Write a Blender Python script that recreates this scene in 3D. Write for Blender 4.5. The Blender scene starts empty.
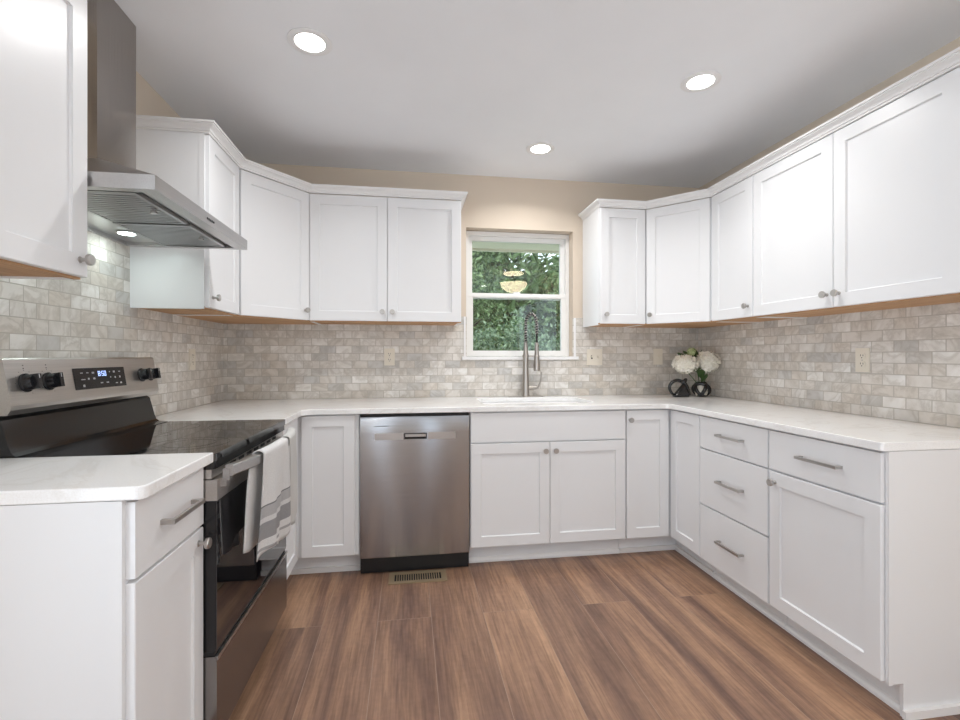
import bpy, bmesh, math, random
from mathutils import Vector, Matrix
R = math.radians
PI = math.pi
S = bpy.context.scene
C = S.collection

# ------------------------------------------------------------------ room numbers (metres)
W, H = 3.358, 2.466            # width, ceiling height; back wall at y = 0, camera looks along +y
REAR = -7.0

# ------------------------------------------------------------------ camera
cam = bpy.data.cameras.new('camera')
cam.sensor_width = 36.0
cam.lens = 473.8 / 960 * 36
cam.shift_y = -3.96 / 960
cam.clip_start = 0.02
co = bpy.data.objects.new('camera', cam)
C.objects.link(co)
co.location = (1.1961, -3.2899, 1.1997)
co.rotation_euler = (R(90), 0, -0.1491)
S.camera = co

# ------------------------------------------------------------------ view, world, lights
S.view_settings.view_transform = 'Standard'
S.view_settings.look = 'None'
S.view_settings.gamma = 1
S.view_settings.use_curve_mapping = False
S.view_settings.exposure = 0.12
SKY = 2.1
LOW_GLOW = 1.8              # extra world glow below the horizon to lift the ceiling, relative to the sky
CAN_W = 6.0
S.cycles.diffuse_bounces = 8
S.cycles.max_bounces = 14

wd = bpy.data.worlds.new('overcast_sky')
S.world = wd
wd.use_nodes = True
nt = wd.node_tree
bg = nt.nodes['Background']
tc = nt.nodes.new('ShaderNodeTexCoord')
sep = nt.nodes.new('ShaderNodeSeparateXYZ')
rmp = nt.nodes.new('ShaderNodeValToRGB')
nt.links.new(tc.outputs['Generated'], sep.inputs[0])
nt.links.new(sep.outputs['Z'], rmp.inputs[0])
rmp.color_ramp.elements[0].position = 0.0
rmp.color_ramp.elements[0].color = (0.82, 0.91, 1.0, 1)
rmp.color_ramp.elements[1].position = 0.9
rmp.color_ramp.elements[1].color = (0.80, 0.90, 1.0, 1)
nt.links.new(rmp.outputs[0], bg.inputs['Color'])
mul = nt.nodes.new('ShaderNodeMapRange')
mul.inputs['From Min'].default_value = -.08
mul.inputs['From Max'].default_value = .02
mul.inputs['To Min'].default_value = SKY * LOW_GLOW
mul.inputs['To Max'].default_value = SKY
nt.links.new(sep.outputs['Z'], mul.inputs['Value'])
nt.links.new(mul.outputs[0], bg.inputs['Strength'])


def light(name, kind, loc, power, rot=(0, 0, 0), size=.1, sy=None, color=(1, 1, 1), portal=False, spread=None):
    d = bpy.data.lights.new(name, kind)
    o = bpy.data.objects.new(name, d)
    C.objects.link(o)
    o.location = loc
    o.rotation_euler = rot
    d.color = color
    if kind == 'AREA':
        d.size = size
        if sy:
            d.shape = 'RECTANGLE'
            d.size_y = sy
        else:
            d.shape = 'DISK'
        if spread:
            d.spread = spread
        if portal:
            d.cycles.is_portal = True
    else:
        d.shadow_soft_size = size
    d.energy = power
    return o


# daylight openings behind the camera: rear wall, and side walls (invented, sized for fill)
REAR_WIN = [(0.35, 0.78), (1.45, 1.85)]
SIDE_WIN = [(-6.7, -2.95)]
SIDE_FILL_WIN_R = [(-6.3, -3.3)]
for a, b in REAR_WIN:
    light('daylight_portal', 'AREA', ((a + b) / 2, REAR - .02, 1.2), 1, (R(90), 0, 0), b - a, 2.1, portal=True)
for a, b in SIDE_WIN:
    light('daylight_portal', 'AREA', (-.02, (a + b) / 2, 1.13), 1, (0, R(-90), 0), 2.14, b - a, portal=True)
for a, b in SIDE_FILL_WIN_R:
    light('daylight_portal', 'AREA', (W + .02, (a + b) / 2, 1.28), 1, (0, R(90), 0), 1.85, b - a, portal=True)
light('daylight_portal', 'AREA', (1.98, .1, 1.65), 1, (R(-90), 0, 0), .78, .9, portal=True)


# ------------------------------------------------------------------ materials
def mat(name, color=(.8, .8, .8), rough=.5, metal=0., **kw):
    m = bpy.data.materials.new(name)
    m.use_nodes = True
    p = m.node_tree.nodes['Principled BSDF']
    p.inputs['Base Color'].default_value = (*color, 1)
    p.inputs['Roughness'].default_value = rough
    p.inputs['Metallic'].default_value = metal
    for k, v in kw.items():
        p.inputs[k].default_value = v
    return m


def N(m, kind, **kw):
    n = m.node_tree.nodes.new(kind)
    for k, v in kw.items():
        setattr(n, k, v)
    return n


def L(m, a, b):
    m.node_tree.links.new(a, b)


def P(m):
    return m.node_tree.nodes['Principled BSDF']


def coords(m, scale=(1, 1, 1), loc=(0, 0, 0), rot=(0, 0, 0), out='Object'):
    t = N(m, 'ShaderNodeTexCoord')
    mp = N(m, 'ShaderNodeMapping')
    L(m, t.outputs[out], mp.inputs[0])
    mp.inputs['Scale'].default_value = scale
    mp.inputs['Location'].default_value = loc
    mp.inputs['Rotation'].default_value = rot
    return mp.outputs[0]


def noise(m, vec, scale=5, detail=3, rough=.5, dist=0):
    n = N(m, 'ShaderNodeTexNoise')
    n.inputs['Scale'].default_value = scale
    n.inputs['Detail'].default_value = detail
    n.inputs['Roughness'].default_value = rough
    n.inputs['Distortion'].default_value = dist
    if vec is not None:
        L(m, vec, n.inputs['Vector'])
    return n.outputs['Fac']


def ramp(m, fac, stops, interp='LINEAR'):
    r = N(m, 'ShaderNodeValToRGB')
    e = r.color_ramp.elements
    r.color_ramp.interpolation = interp
    while len(e) < len(stops):
        e.new(.5)
    for i, (p, c) in enumerate(stops):
        e[i].position = p
        e[i].color = (*c, 1) if len(c) == 3 else c
    L(m, fac, r.inputs[0])
    return r.outputs[0]


def mix(m, fac, a, b, mode='MIX'):
    n = N(m, 'ShaderNodeMix', data_type='RGBA', blend_type=mode)
    for sock, v in ((n.inputs[0], fac), (n.inputs[6], a), (n.inputs[7], b)):
        if isinstance(v, (int, float)):
            sock.default_value = v
        elif isinstance(v, tuple):
            sock.default_value = (*v, 1)
        else:
            L(m, v, sock)
    return n.outputs[2]


def bump(m, h, strength=.2, dist=.01):
    b = N(m, 'ShaderNodeBump')
    b.inputs['Strength'].default_value = strength
    b.inputs['Distance'].default_value = dist
    L(m, h, b.inputs['Height'])
    L(m, b.outputs[0], P(m).inputs['Normal'])


def math_(m, op, a, b=None):
    n = N(m, 'ShaderNodeMath', operation=op)
    for i, v in enumerate((a, b)):
        if v is None:
            continue
        if isinstance(v, (int, float)):
            n.inputs[i].default_value = v
        else:
            L(m, v, n.inputs[i])
    return n.outputs[0]


M = {}


def paint(name, col, rough, nscale=900, nstr=.03, var=.02):
    m = mat(name, col, rough)
    v = coords(m)
    f = noise(m, v, 3.0, 3)
    lo = tuple(c * (1 - var) for c in col)
    L(m, ramp(m, f, [(.3, lo), (.7, col)]), P(m).inputs['Base Color'])
    bump(m, noise(m, v, nscale, 2), nstr, .002)
    return m


M['cab'] = paint('white_cabinet_paint', (.78, .79, .805), .33, 500, .02, .012)
M['panel'] = paint('white_side_panel', (.78, .79, .805), .45, 500, .02, .012)
M['trimw'] = paint('white_trim_paint', (.82, .82, .82), .35, 300, .02)
M['wall'] = paint('beige_wall_paint', (.655, .565, .465), .7, 260, .10, .02)
M['vinyl'] = mat('white_vinyl', (.80, .80, .785), .4)
M['ceil'] = paint('ceiling_texture', (.86, .88, .91), .85, 120, .22, .03)
M['almond'] = mat('almond_plastic', (.76, .715, .62), .4)
M['dark'] = mat('dark_gap', (.012, .012, .013), .6)
M['black'] = mat('black_plastic', (.010, .010, .012), .22)
M['toe_black'] = mat('black_toe_plate', (.008, .008, .009), .5)
M['socket'] = mat('socket_slot', (.03, .028, .025), .6)
M['nickel'] = mat('brushed_nickel', (.50, .48, .46), .28, 1.0)
M['faucet'] = mat('brushed_nickel_faucet', (.46, .43, .40), .30, 1.0)
M['hose'] = mat('black_hose', (.015, .015, .017), .4)
M['glass_top'] = mat('black_ceramic_glass', (.006, .006, .007), .035, 0, **{'IOR': 2.0})
M['oven_glass'] = mat('black_oven_glass', (.007, .007, .009), .025, 0, **{'IOR': 2.1})
M['enamel'] = mat('black_enamel', (.010, .010, .011), .16, 0, **{'Specular IOR Level': .6})
M['ring'] = mat('burner_mark', (.035, .035, .036), .12)
M['ceramic'] = mat('black_ceramic', (.006, .007, .009), .06, 0, **{'Specular IOR Level': .7})
M['cream'] = mat('cream_glaze', (.62, .60, .53), .25)
M['bronze'] = mat('bronze_register', (.36, .28, .18), .42, .45)
M['print'] = mat('grey_print', (.45, .45, .46), .5)
M['mark'] = mat('dark_print', (.05, .05, .055), .5)


def steel(name, base, rough, axis, aniso=.0, rot=0., bs=.05):
    """brushed stainless; axis = stretch direction of the grain"""
    m = mat(name, base, rough, 1.0)
    sc = [420, 420, 420]
    sc[axis] = 4
    f = noise(m, coords(m, tuple(sc)), 1.0, 3, .6)
    L(m, ramp(m, f, [(.25, tuple(c * .90 for c in base)), (.75, tuple(min(1, c * 1.06) for c in base))]), P(m).inputs['Base Color'])
    P(m).inputs['Anisotropic'].default_value = aniso
    P(m).inputs['Anisotropic Rotation'].default_value = rot
    if aniso:
        t = N(m, 'ShaderNodeTangent', direction_type='RADIAL', axis='Z')
        L(m, t.outputs[0], P(m).inputs['Tangent'])
    if bs:
        bump(m, f, bs, .001)
    return m


M['steel_dw'] = steel('stainless_dishwasher', (.46, .475, .50), .22, 0, 1.0, .25, 0)
M['steel_range'] = steel('stainless_range', (.57, .545, .52), .30, 1)
M['steel_dark'] = steel('stainless_range_drawer', (.30, .285, .28), .24, 1)
M['steel_hood'] = steel('stainless_hood', (.52, .51, .505), .30, 1)
M['steel_chim'] = steel('stainless_chimney', (.40, .37, .345), .22, 2)
M['steel_sink'] = steel('stainless_sink', (.55, .54, .52), .3, 0)
M['filter'] = mat('hood_filter_steel', (.42, .42, .42), .35, 1.0)


def emis(name, col, s):
    m = mat(name, (.8, .8, .8), .5)
    P(m).inputs['Emission Color'].default_value = (*col, 1)
    P(m).inputs['Emission Strength'].default_value = s
    return m


M['led'] = emis('led_diffuser', (1, .97, .92), 14)
M['hood_led'] = emis('hood_led', (.85, 1, .97), 8)
M['bowl'] = emis('lamp_bowl_glass', (1, .80, .56), 12)
M['digit'] = emis('clock_digit', (.25, .42, 1.0), 1.3)

# raw wood cabinet bottoms
m = mat('raw_wood', (.5, .3, .15), .6)
f = noise(m, coords(m, (3, 40, 40)), 1.2, 4, .6, .4)
L(m, ramp(m, f, [(.2, (.37, .20, .095)), (.55, (.50, .29, .145)), (.85, (.60, .38, .20))]), P(m).inputs['Base Color'])
M['wood'] = m

# quartz
m = mat('white_quartz', (.85, .84, .82), .13)
v = coords(m)
n1 = noise(m, v, 2.2, 6, .55, 1.6)
vein = ramp(m, n1, [(.475, (1, 1, 1)), (.497, (.80, .77, .73)), (.505, (.80, .77, .73)), (.53, (1, 1, 1))])
sp = noise(m, v, 260, 2)
spk = ramp(m, sp, [(.3, (.95, .94, .93)), (.6, (1, 1, 1))])
cl = ramp(m, noise(m, v, 1.4, 4), [(.3, (.86, .87, .875)), (.7, (.90, .91, .915))])
L(m, mix(m, 1, mix(m, .30, cl, vein, 'MULTIPLY'), spk, 'MULTIPLY'), P(m).inputs['Base Color'])
M['quartz'] = m


def tile(name, ax, shift):
    """marble subway tile; ax = wall axis used as the horizontal"""
    m = mat(name, (.7, .68, .65), .32)
    t = N(m, 'ShaderNodeTexCoord')
    sp_ = N(m, 'ShaderNodeSeparateXYZ')
    L(m, t.outputs['Object'], sp_.inputs[0])
    cb = N(m, 'ShaderNodeCombineXYZ')
    L(m, math_(m, 'ADD', sp_.outputs[ax], shift + 10 * .1045), cb.inputs[0])
    L(m, math_(m, 'ADD', sp_.outputs[2], -.915 + 10 * .0505), cb.inputs[1])
    b = N(m, 'ShaderNodeTexBrick')
    L(m, cb.outputs[0], b.inputs['Vector'])
    b.offset = .5
    b.inputs['Scale'].default_value = 1
    b.inputs['Brick Width'].default_value = .1045
    b.inputs['Row Height'].default_value = .0505
    b.inputs['Mortar Size'].default_value = .0020
    b.inputs['Mortar Smooth'].default_value = .25
    b.inputs['Bias'].default_value = 0
    b.inputs['Color1'].default_value = (0, 0, 0, 1)
    b.inputs['Color2'].default_value = (1, 1, 1, 1)
    b.inputs['Mortar'].default_value = (.5, .5, .5, 1)
    tone = ramp(m, b.outputs['Color'], [(0, (.575, .57, .56)), (.18, (.66, .645, .62)), (.35, (.69, .65, .60)), (.55, (.715, .69, .655)), (.78, (.755, .74, .715)), (1, (.85, .84, .82))])
    # veins, shifted per tile
    sh = N(m, 'ShaderNodeVectorMath', operation='MULTIPLY_ADD')
    L(m, b.outputs['Color'], sh.inputs[0])
    sh.inputs[1].default_value = (7, 13, 5)
    L(m, t.outputs['Object'], sh.inputs[2])
    nv = noise(m, sh.outputs[0], 8, 6, .6, .8)
    vein_ = ramp(m, nv, [(.40, (1, 1, 1)), (.49, (.74, .72, .69)), (.53, (.88, .865, .84)), (.62, (1, 1, 1))])
    cloud = ramp(m, noise(m, sh.outputs[0], 14, 4), [(.3, (.90, .89, .87)), (.7, (1.05, 1.05, 1.05))])
    col = mix(m, 1, mix(m, .8, tone, vein_, 'MULTIPLY'), cloud, 'MULTIPLY')
    L(m, mix(m, b.outputs['Fac'], col, (.46, .43, .385)), P(m).inputs['Base Color'])
    bb = math_(m, 'SUBTRACT', 1.0, b.outputs['Fac'])
    bump(m, bb, .5, .0012)
    L(m, ramp(m, b.outputs['Fac'], [(0, (.30, .30, .30)), (1, (.8, .8, .8))]), P(m).inputs['Roughness'])
    return m


M['tile_x'] = tile('marble_tile_along_back', 0, -.086 + .052)
M['tile_y'] = tile('marble_tile_along_side', 1, .052)

# floor planks, running along y
m = mat('plank_floor', (.3, .2, .15), .38)
t = N(m, 'ShaderNodeTexCoord')
sp_ = N(m, 'ShaderNodeSeparateXYZ')
L(m, t.outputs['Object'], sp_.inputs[0])
cb = N(m, 'ShaderNodeCombineXYZ')
L(m, math_(m, 'ADD', sp_.outputs[1], 20.3), cb.inputs[0])
L(m, math_(m, 'ADD', sp_.outputs[0], -1.057 + 40 * .2415), cb.inputs[1])
b = N(m, 'ShaderNodeTexBrick')
L(m, cb.outputs[0], b.inputs['Vector'])
b.offset = .37
b.offset_frequency = 2
b.inputs['Scale'].default_value = 1
b.inputs['Brick Width'].default_value = 1.52
b.inputs['Row Height'].default_value = .2415
b.inputs['Mortar Size'].default_value = .0011
b.inputs['Mortar Smooth'].default_value = .3
b.inputs['Color1'].default_value = (0, 0, 0, 1)
b.inputs['Color2'].default_value = (1, 1, 1, 1)
b.inputs['Mortar'].default_value = (.5, .5, .5, 1)
sh = N(m, 'ShaderNodeVectorMath', operation='MULTIPLY_ADD')
L(m, b.outputs['Color'], sh.inputs[0])
sh.inputs[1].default_value = (3.1, 17, 9)
L(m, t.outputs['Object'], sh.inputs[2])
mp = N(m, 'ShaderNodeMapping')
L(m, sh.outputs[0], mp.inputs[0])
mp.inputs['Scale'].default_value = (6.5, .62, 1)
broad = noise(m, mp.outputs[0], 1.0, 5, .55, .7)
mp2 = N(m, 'ShaderNodeMapping')
L(m, sh.outputs[0], mp2.inputs[0])
mp2.inputs['Scale'].default_value = (95, 4.5, 1)
fine = noise(m, mp2.outputs[0], 1.0, 4, .6, .3)
mp3 = N(m, 'ShaderNodeMapping')
L(m, sh.outputs[0], mp3.inputs[0])
mp3.inputs['Scale'].default_value = (30, 45, 1)
saw = noise(m, mp3.outputs[0], 1.0, 2)
col = ramp(m, broad, [(.28, (.125, .070, .055)), (.42, (.215, .124, .086)), (.56, (.335, .198, .126)), (.74, (.46, .285, .18))])
col = mix(m, .9, col, ramp(m, fine, [(.3, (.62, .60, .59)), (.62, (1.10, 1.10, 1.10))]), 'MULTIPLY')
col = mix(m, .6, col, ramp(m, saw, [(.3, (.88, .88, .88)), (.7, (1.08, 1.08, 1.08))]), 'MULTIPLY')
col = mix(m, .7, col, ramp(m, b.outputs['Color'], [(0, (.86, .85, .86)), (1, (1.12, 1.10, 1.06))]), 'MULTIPLY')
L(m, mix(m, math_(m, 'MULTIPLY', b.outputs['Fac'], .7), col, (.36, .27, .21)), P(m).inputs['Base Color'])
bump(m, fine, .08, .002)
M['floor'] = m

# window glass: clear pane with a Fresnel mirror on top
m = bpy.data.materials.new('window_glass')
m.use_nodes = True
nt = m.node_tree
nt.nodes.remove(nt.nodes['Principled BSDF'])
tr = nt.nodes.new('ShaderNodeBsdfTransparent')
tr.inputs[0].default_value = (.95, .97, .96, 1)
gl = nt.nodes.new('ShaderNodeBsdfGlossy')
gl.inputs['Roughness'].default_value = .0
fr = nt.nodes.new('ShaderNodeFresnel')
fr.inputs['IOR'].default_value = 1.5
ms = nt.nodes.new('ShaderNodeMixShader')
nt.links.new(fr.outputs[0], ms.inputs[0])
nt.links.new(tr.outputs[0], ms.inputs[1])
nt.links.new(gl.outputs[0], ms.inputs[2])
nt.links.new(ms.outputs[0], nt.nodes['Material Output'].inputs[0])
M['pane'] = m


def leafmat(name, a, b_, c):
    m = mat(name, b_, .5)
    g = N(m, 'ShaderNodeNewGeometry')
    L(m, ramp(m, g.outputs['Random Per Island'], [(0, a), (.55, b_), (1, c)]), P(m).inputs['Base Color'])
    P(m).inputs['Subsurface Weight'].default_value = 0
    return m


M['leaf1'] = leafmat('leaf_green_deep', (.05, .095, .03), (.15, .235, .085), (.32, .42, .20))
M['leaf2'] = leafmat('leaf_green_light', (.10, .16, .04), (.26, .36, .10), (.50, .56, .20))
M['leaf3'] = leafmat('leaf_green_cool', (.06, .11, .06), (.17, .25, .14), (.34, .42, .27))
M['bark'] = paint('bark', (.10, .075, .055), .9, 60, .5, .3)
M['lawn'] = paint('lawn', (.10, .20, .05), .9, 60, .5, .3)
M['soffit'] = paint('soffit_paint', (.64, .61, .50), .7, 100, .03)
M['petal'] = leafmat('hydrangea_petal', (.80, .78, .68), (.88, .86, .77), (.94, .92, .86))
M['bud'] = leafmat('green_bud', (.30, .42, .16), (.48, .58, .28), (.60, .68, .40))
M['fleaf'] = leafmat('flower_leaf', (.03, .07, .02), (.07, .13, .04), (.12, .2, .07))

# towels


def thin_cloth(m, k=.25):
    """woven cloth lets part of the light through"""
    t_ = N(m, 'ShaderNodeBsdfTranslucent')
    x_ = N(m, 'ShaderNodeMixShader')
    lk = P(m).inputs['Base Color'].links[0].from_socket
    L(m, lk, t_.inputs[0])
    x_.inputs[0].default_value = k
    L(m, P(m).outputs[0], x_.inputs[1])
    L(m, t_.outputs[0], x_.inputs[2])
    L(m, x_.outputs[0], m.node_tree.nodes['Material Output'].inputs[0])
    return m


m = mat('striped_towel', (.8, .8, .78), .95)
uv = N(m, 'ShaderNodeUVMap')
su = N(m, 'ShaderNodeSeparateXYZ')
L(m, uv.outputs[0], su.inputs[0])
wv = N(m, 'ShaderNodeTexNoise')
wv.inputs['Scale'].default_value = 240
L(m, coords(m), wv.inputs['Vector'])
st = ramp(m, su.outputs[1], [(0, (.80, .80, .80)), (.035, (.45, .45, .46)), (.05, (.80, .80, .80)), (.085, (.80, .80, .80)), (.09, (.36, .36, .37)), (.175, (.36, .36, .37)), (.18, (.76, .76, .76)), (.205, (.76, .76, .76)), (.21, (.52, .52, .53)), (.265, (.52, .52, .53)), (.268, (.24, .24, .25)), (.276, (.80, .80, .80))], 'CONSTANT')
L(m, mix(m, .45, st, ramp(m, wv.outputs['Fac'], [(.3, (.82, .82, .82)), (.7, (1.05, 1.05, 1.05))]), 'MULTIPLY'), P(m).inputs['Base Color'])
bump(m, wv.outputs['Fac'], .3, .002)
M['towel'] = thin_cloth(m)
m = paint('plain_linen_towel', (.74, .735, .72), .95, 300, .4, .10)
M['linen'] = thin_cloth(m)


# ------------------------------------------------------------------ mesh helpers
def box(bm, x0, x1, y0, y1, z0, z1):
    vs = [bm.verts.new((x, y, z)) for z in (z0, z1) for y in (y0, y1) for x in (x0, x1)]
    for f in ((0, 2, 3, 1), (4, 5, 7, 6), (0, 1, 5, 4), (2, 6, 7, 3), (0, 4, 6, 2), (1, 3, 7, 5)):
        bm.faces.new([vs[i] for i in f])
    return bm


def nb():
    return bmesh.new()


def bevel(bm, w=.002, seg=2, ang=40):
    es = [e for e in bm.edges if len(e.link_faces) == 2 and e.calc_face_angle(0) > R(ang)]
    if es:
        bmesh.ops.bevel(bm, geom=es, offset=w, segments=seg, profile=.5, affect='EDGES', clamp_overlap=True)
    return bm


def bbox(x0, x1, y0, y1, z0, z1, w=.002, seg=2):
    return bevel(box(nb(), x0, x1, y0, y1, z0, z1), w, seg)


def lathe(bm, prof, n=32, mtx=None, caps=True):
    """profile (r, z) revolved about z"""
    rings = []
    for r, z in prof:
        ring = []
        for i in range(n):
            a = 2 * PI * i / n
            p = Vector((r * math.cos(a), r * math.sin(a), z))
            ring.append(bm.verts.new(mtx @ p if mtx else p))
        rings.append(ring)
    for a, b_ in zip(rings, rings[1:]):
        for i in range(n):
            bm.faces.new((a[i], a[(i + 1) % n], b_[(i + 1) % n], b_[i]))
    if caps:
        bm.faces.new(rings[0][::-1])
        bm.faces.new(rings[-1])
    return bm


def tube(bm, pts, r, n=12, closed=False):
    pts = [Vector(p) for p in pts]
    rs = r if isinstance(r, (list, tuple)) else [r] * len(pts)
    N_ = len(pts)
    rings = []
    up = None
    for i, p in enumerate(pts):
        if closed:
            t = (pts[(i + 1) % N_] - pts[i - 1]).normalized()
        else:
            t = (pts[min(i + 1, N_ - 1)] - pts[max(i - 1, 0)]).normalized()
        if up is None:
            up = t.orthogonal().normalized()
        up = (up - t * up.dot(t)).normalized()
        s = t.cross(up)
        rings.append([bm.verts.new(p + (up * math.cos(2 * PI * k / n) + s * math.sin(2 * PI * k / n)) * rs[i]) for k in range(n)])
    for i in range(N_ if closed else N_ - 1):
        a, b_ = rings[i], rings[(i + 1) % N_]
        off = 0
        if closed and i == N_ - 1:
            d = [(a[0].co - b_[k].co).length for k in range(n)]
            off = d.index(min(d))
        for k in range(n):
            bm.faces.new((a[k], a[(k + 1) % n], b_[(k + 1 + off) % n], b_[(k + off) % n]))
    if not closed:
        bm.faces.new(rings[0][::-1])
        bm.faces.new(rings[-1])
    return bm


def prism(bm, poly, z0, z1):
    a = [bm.verts.new((x, y, z0)) for x, y in poly]
    b_ = [bm.verts.new((x, y, z1)) for x, y in poly]
    n = len(poly)
    bm.faces.new(a[::-1])
    bm.faces.new(b_)
    for i in range(n):
        bm.faces.new((a[i], a[(i + 1) % n], b_[(i + 1) % n], b_[i]))
    return bm


def obj(name, bm, m, parent=None, smooth=False, label=None, loc=None):
    bmesh.ops.recalc_face_normals(bm, faces=bm.faces)
    me = bpy.data.meshes.new(name)
    bm.to_mesh(me)
    bm.free()
    ms_ = m if isinstance(m, (list, tuple)) else [m]
    for q in ms_:
        me.materials.append(M[q] if isinstance(q, str) else q)
    o = bpy.data.objects.new(name, me)
    C.objects.link(o)
    if parent:
        o.parent = parent
    if loc:
        o.location = loc
    if smooth:
        for p in me.polygons:
            p.use_smooth = True
    if label:
        o['label'] = label
    return o


def soft(o, ang=35):
    me = o.data
    for p in me.polygons:
        p.use_smooth = True
    try:
        me.set_sharp_from_angle(angle=R(ang))
    except Exception:
        pass
    return o


def tag(o, label, cat, group=None, kind=None):
    o['label'] = label
    o['category'] = cat
    if group:
        o['group'] = group
    if kind:
        o['kind'] = kind
    return o


def thing(name, label, cat, loc=(0, 0, 0), rz=0., group=None):
    o = bpy.data.objects.new(name, None)
    o.empty_display_size = .1
    C.objects.link(o)
    o.location = loc
    o.rotation_euler = (0, 0, rz)
    return tag(o, label, cat, group)


def struct(name, bm, m, parent=None, **kw):
    o = obj(name, bm, m, parent, **kw)
    if not parent:
        o['kind'] = 'structure'
    return o


# ------------------------------------------------------------------ the room
struct('floor', box(nb(), -.15, W + .15, REAR - .15, .15, -.12, 0), 'floor')
struct('ceiling', box(nb(), -.15, W + .15, REAR - .15, .15, H, H + .12), 'ceil')


def wall_x(bm, y0, y1, holes):
    """wall across x between y0,y1; holes (x0,x1,z0,z1) sorted by x"""
    x = -.15
    for a, b_, z0, z1 in holes:
        box(bm, x, a, y0, y1, 0, H)
        box(bm, a, b_, y0, y1, 0, z0)
        box(bm, a, b_, y0, y1, z1, H)
        x = b_
    box(bm, x, W + .15, y0, y1, 0, H)
    return bm


def wall_y(bm, x0, x1, holes):
    y = REAR
    for a, b_, z0, z1 in holes:
        box(bm, x0, x1, y, a, 0, H)
        box(bm, x0, x1, a, b_, 0, z0)
        box(bm, x0, x1, a, b_, z1, H)
        y = b_
    box(bm, x0, x1, y, 0, 0, H)
    return bm


WX0, WX1, WZ0, WZ1 = 1.592, 2.370, 1.187, 2.100
wb = struct('wall_back', wall_x(nb(), 0, .15, [(WX0, WX1, WZ0, WZ1)]), 'wall')
wl = struct('wall_left', wall_y(nb(), -.15, 0, [(a, b_, .06, 2.2) for a, b_ in SIDE_WIN]), 'wall')
wr = struct('wall_right', wall_y(nb(), W, W + .15, [(a, b_, .35, 2.2) for a, b_ in SIDE_FILL_WIN_R]), 'wall')
wre = struct('wall_rear', wall_x(nb(), REAR - .15, REAR, [(a, b_, .15, 2.25) for a, b_ in REAR_WIN]), 'wall')

# tile on the walls (thin real slabs)
TZ = 1.475
TT = .009
bm = nb()
box(bm, 0, WX0 + .003, -TT, 0, .905, TZ)
box(bm, WX0 + .003, WX1 - .003, -TT, 0, .905, WZ0 - .012)
box(bm, WX1 - .003, W, -TT, 0, .905, TZ)
obj('tile_backsplash', bm, 'tile_x', wb)
bm = nb()
box(bm, 0, TT, -2.28, -.0, .905, 1.42)
box(bm, 0, TT, -1.85, -1.05, 1.42, 1.69)
obj('tile_backsplash', bm, 'tile_y', wl)
obj('tile_backsplash', box(nb(), W - TT, W, -2.6, 0, .905, 1.42), 'tile_y', wr)
bm = nb()
box(bm, WX1 + .004, WX1 + .017, -.014, -TT + .001, WZ0 + .005, TZ)
box(bm, WX0 - .017, WX0 - .004, -.014, -TT + .001, WZ0 + .005, TZ)
obj('tile_edge_strip', bm, 'trimw', wb)

# ---- the window
FY0, FY1 = .078, .149
bm = nb()
fw = .038


def frame(bm, x0, x1, z0, z1, w, y0, y1, wb_=None, wt=None):
    wb_ = wb_ or w
    wt = wt or w
    box(bm, x0, x0 + w, y0, y1, z0, z1)
    box(bm, x1 - w, x1, y0, y1, z0, z1)
    box(bm, x0 + w, x1 - w, y0, y1, z0, z0 + wb_)
    box(bm, x0 + w, x1 - w, y0, y1, z1 - wt, z1)
    return bm


frame(bm, WX0 + .002, WX1 - .002, WZ0 + .012, WZ1 - .004, .026, FY0, FY1, .022, .030)
win = struct('window_1', bevel(bm, .002), 'vinyl')
mid = 1.634
bm = frame(nb(), WX0 + .028, WX1 - .028, mid - .018, WZ1 - .034, .030, FY0 + .036, FY0 + .064, .036, .030)
us = obj('upper_sash', bevel(bm, .002), 'vinyl', win)
obj('pane', box(nb(), WX0 + .052, WX1 - .052, FY0 + .050, FY0 + .0505, mid + .012, WZ1 - .06), 'pane', us)
bm = frame(nb(), WX0 + .028, WX1 - .028, WZ0 + .026, mid + .020, .032, FY0 + .004, FY0 + .032, .026, .034)
box(bm, WX0 + .03, WX1 - .03, FY0 + .000, FY0 + .005, mid - .006, mid + .006)
ls = obj('lower_sash', bevel(bm, .002), 'vinyl', win)
obj('pane', box(nb(), WX0 + .056, WX1 - .056, FY0 + .018, FY0 + .0185, WZ0 + .050, mid - .010), 'pane', ls)
obj('sash_lock', bbox(1.95, 2.00, FY0 + .006, FY0 + .024, mid + .0205, mid + .032, .003), 'vinyl', ls)
bm = nb()
box(bm, WX0 - .030, WX1 + .034, -.026, -.0005, WZ0 - .012, WZ0 + .010)
box(bm, WX0 + .001, WX1 - .001, -.002, FY0 + .02, WZ0 + .0005, WZ0 + .010)
obj('window_sill', bevel(bm, .003), 'trimw', win)
for i, (a, b_) in enumerate(REAR_WIN):
    struct('window_%d' % (i + 2), bevel(frame(nb(), a + .002, b_ - .002, .152, 2.248, .05, REAR - .10, REAR - .03), .003), 'vinyl')
for i, (x0, x1) in enumerate(((-.10, -.03), (W + .03, W + .10))):  # side windows are unseen, added to let in fill daylight
    a, b_ = (SIDE_WIN, SIDE_FILL_WIN_R)[i][0]
    zl = (.062, .352)[i]
    bm = nb()
    for y0, y1, z0, z1 in ((a + .002, a + .05, zl, 2.198), (b_ - .05, b_ - .002, zl, 2.198), (a + .05, b_ - .05, zl, zl + .05), (a + .05, b_ - .05, 2.15, 2.198), ((a + b_) / 2 - .03, (a + b_) / 2 + .03, zl + .05, 2.15)):
        box(bm, x0, x1, y0, y1, z0, z1)
    struct('window_%d' % (i + 4), bevel(bm, .003), 'vinyl')
bm = nb()
box(bm, -1, W + 1, .16, .62, 2.10, 2.13)
box(bm, -1, W + 1, .62, .65, 2.08, 2.26)
o = struct('trim_1', bm, 'soffit')
o['label'] = 'pale green eave soffit outside above the window'

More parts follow.
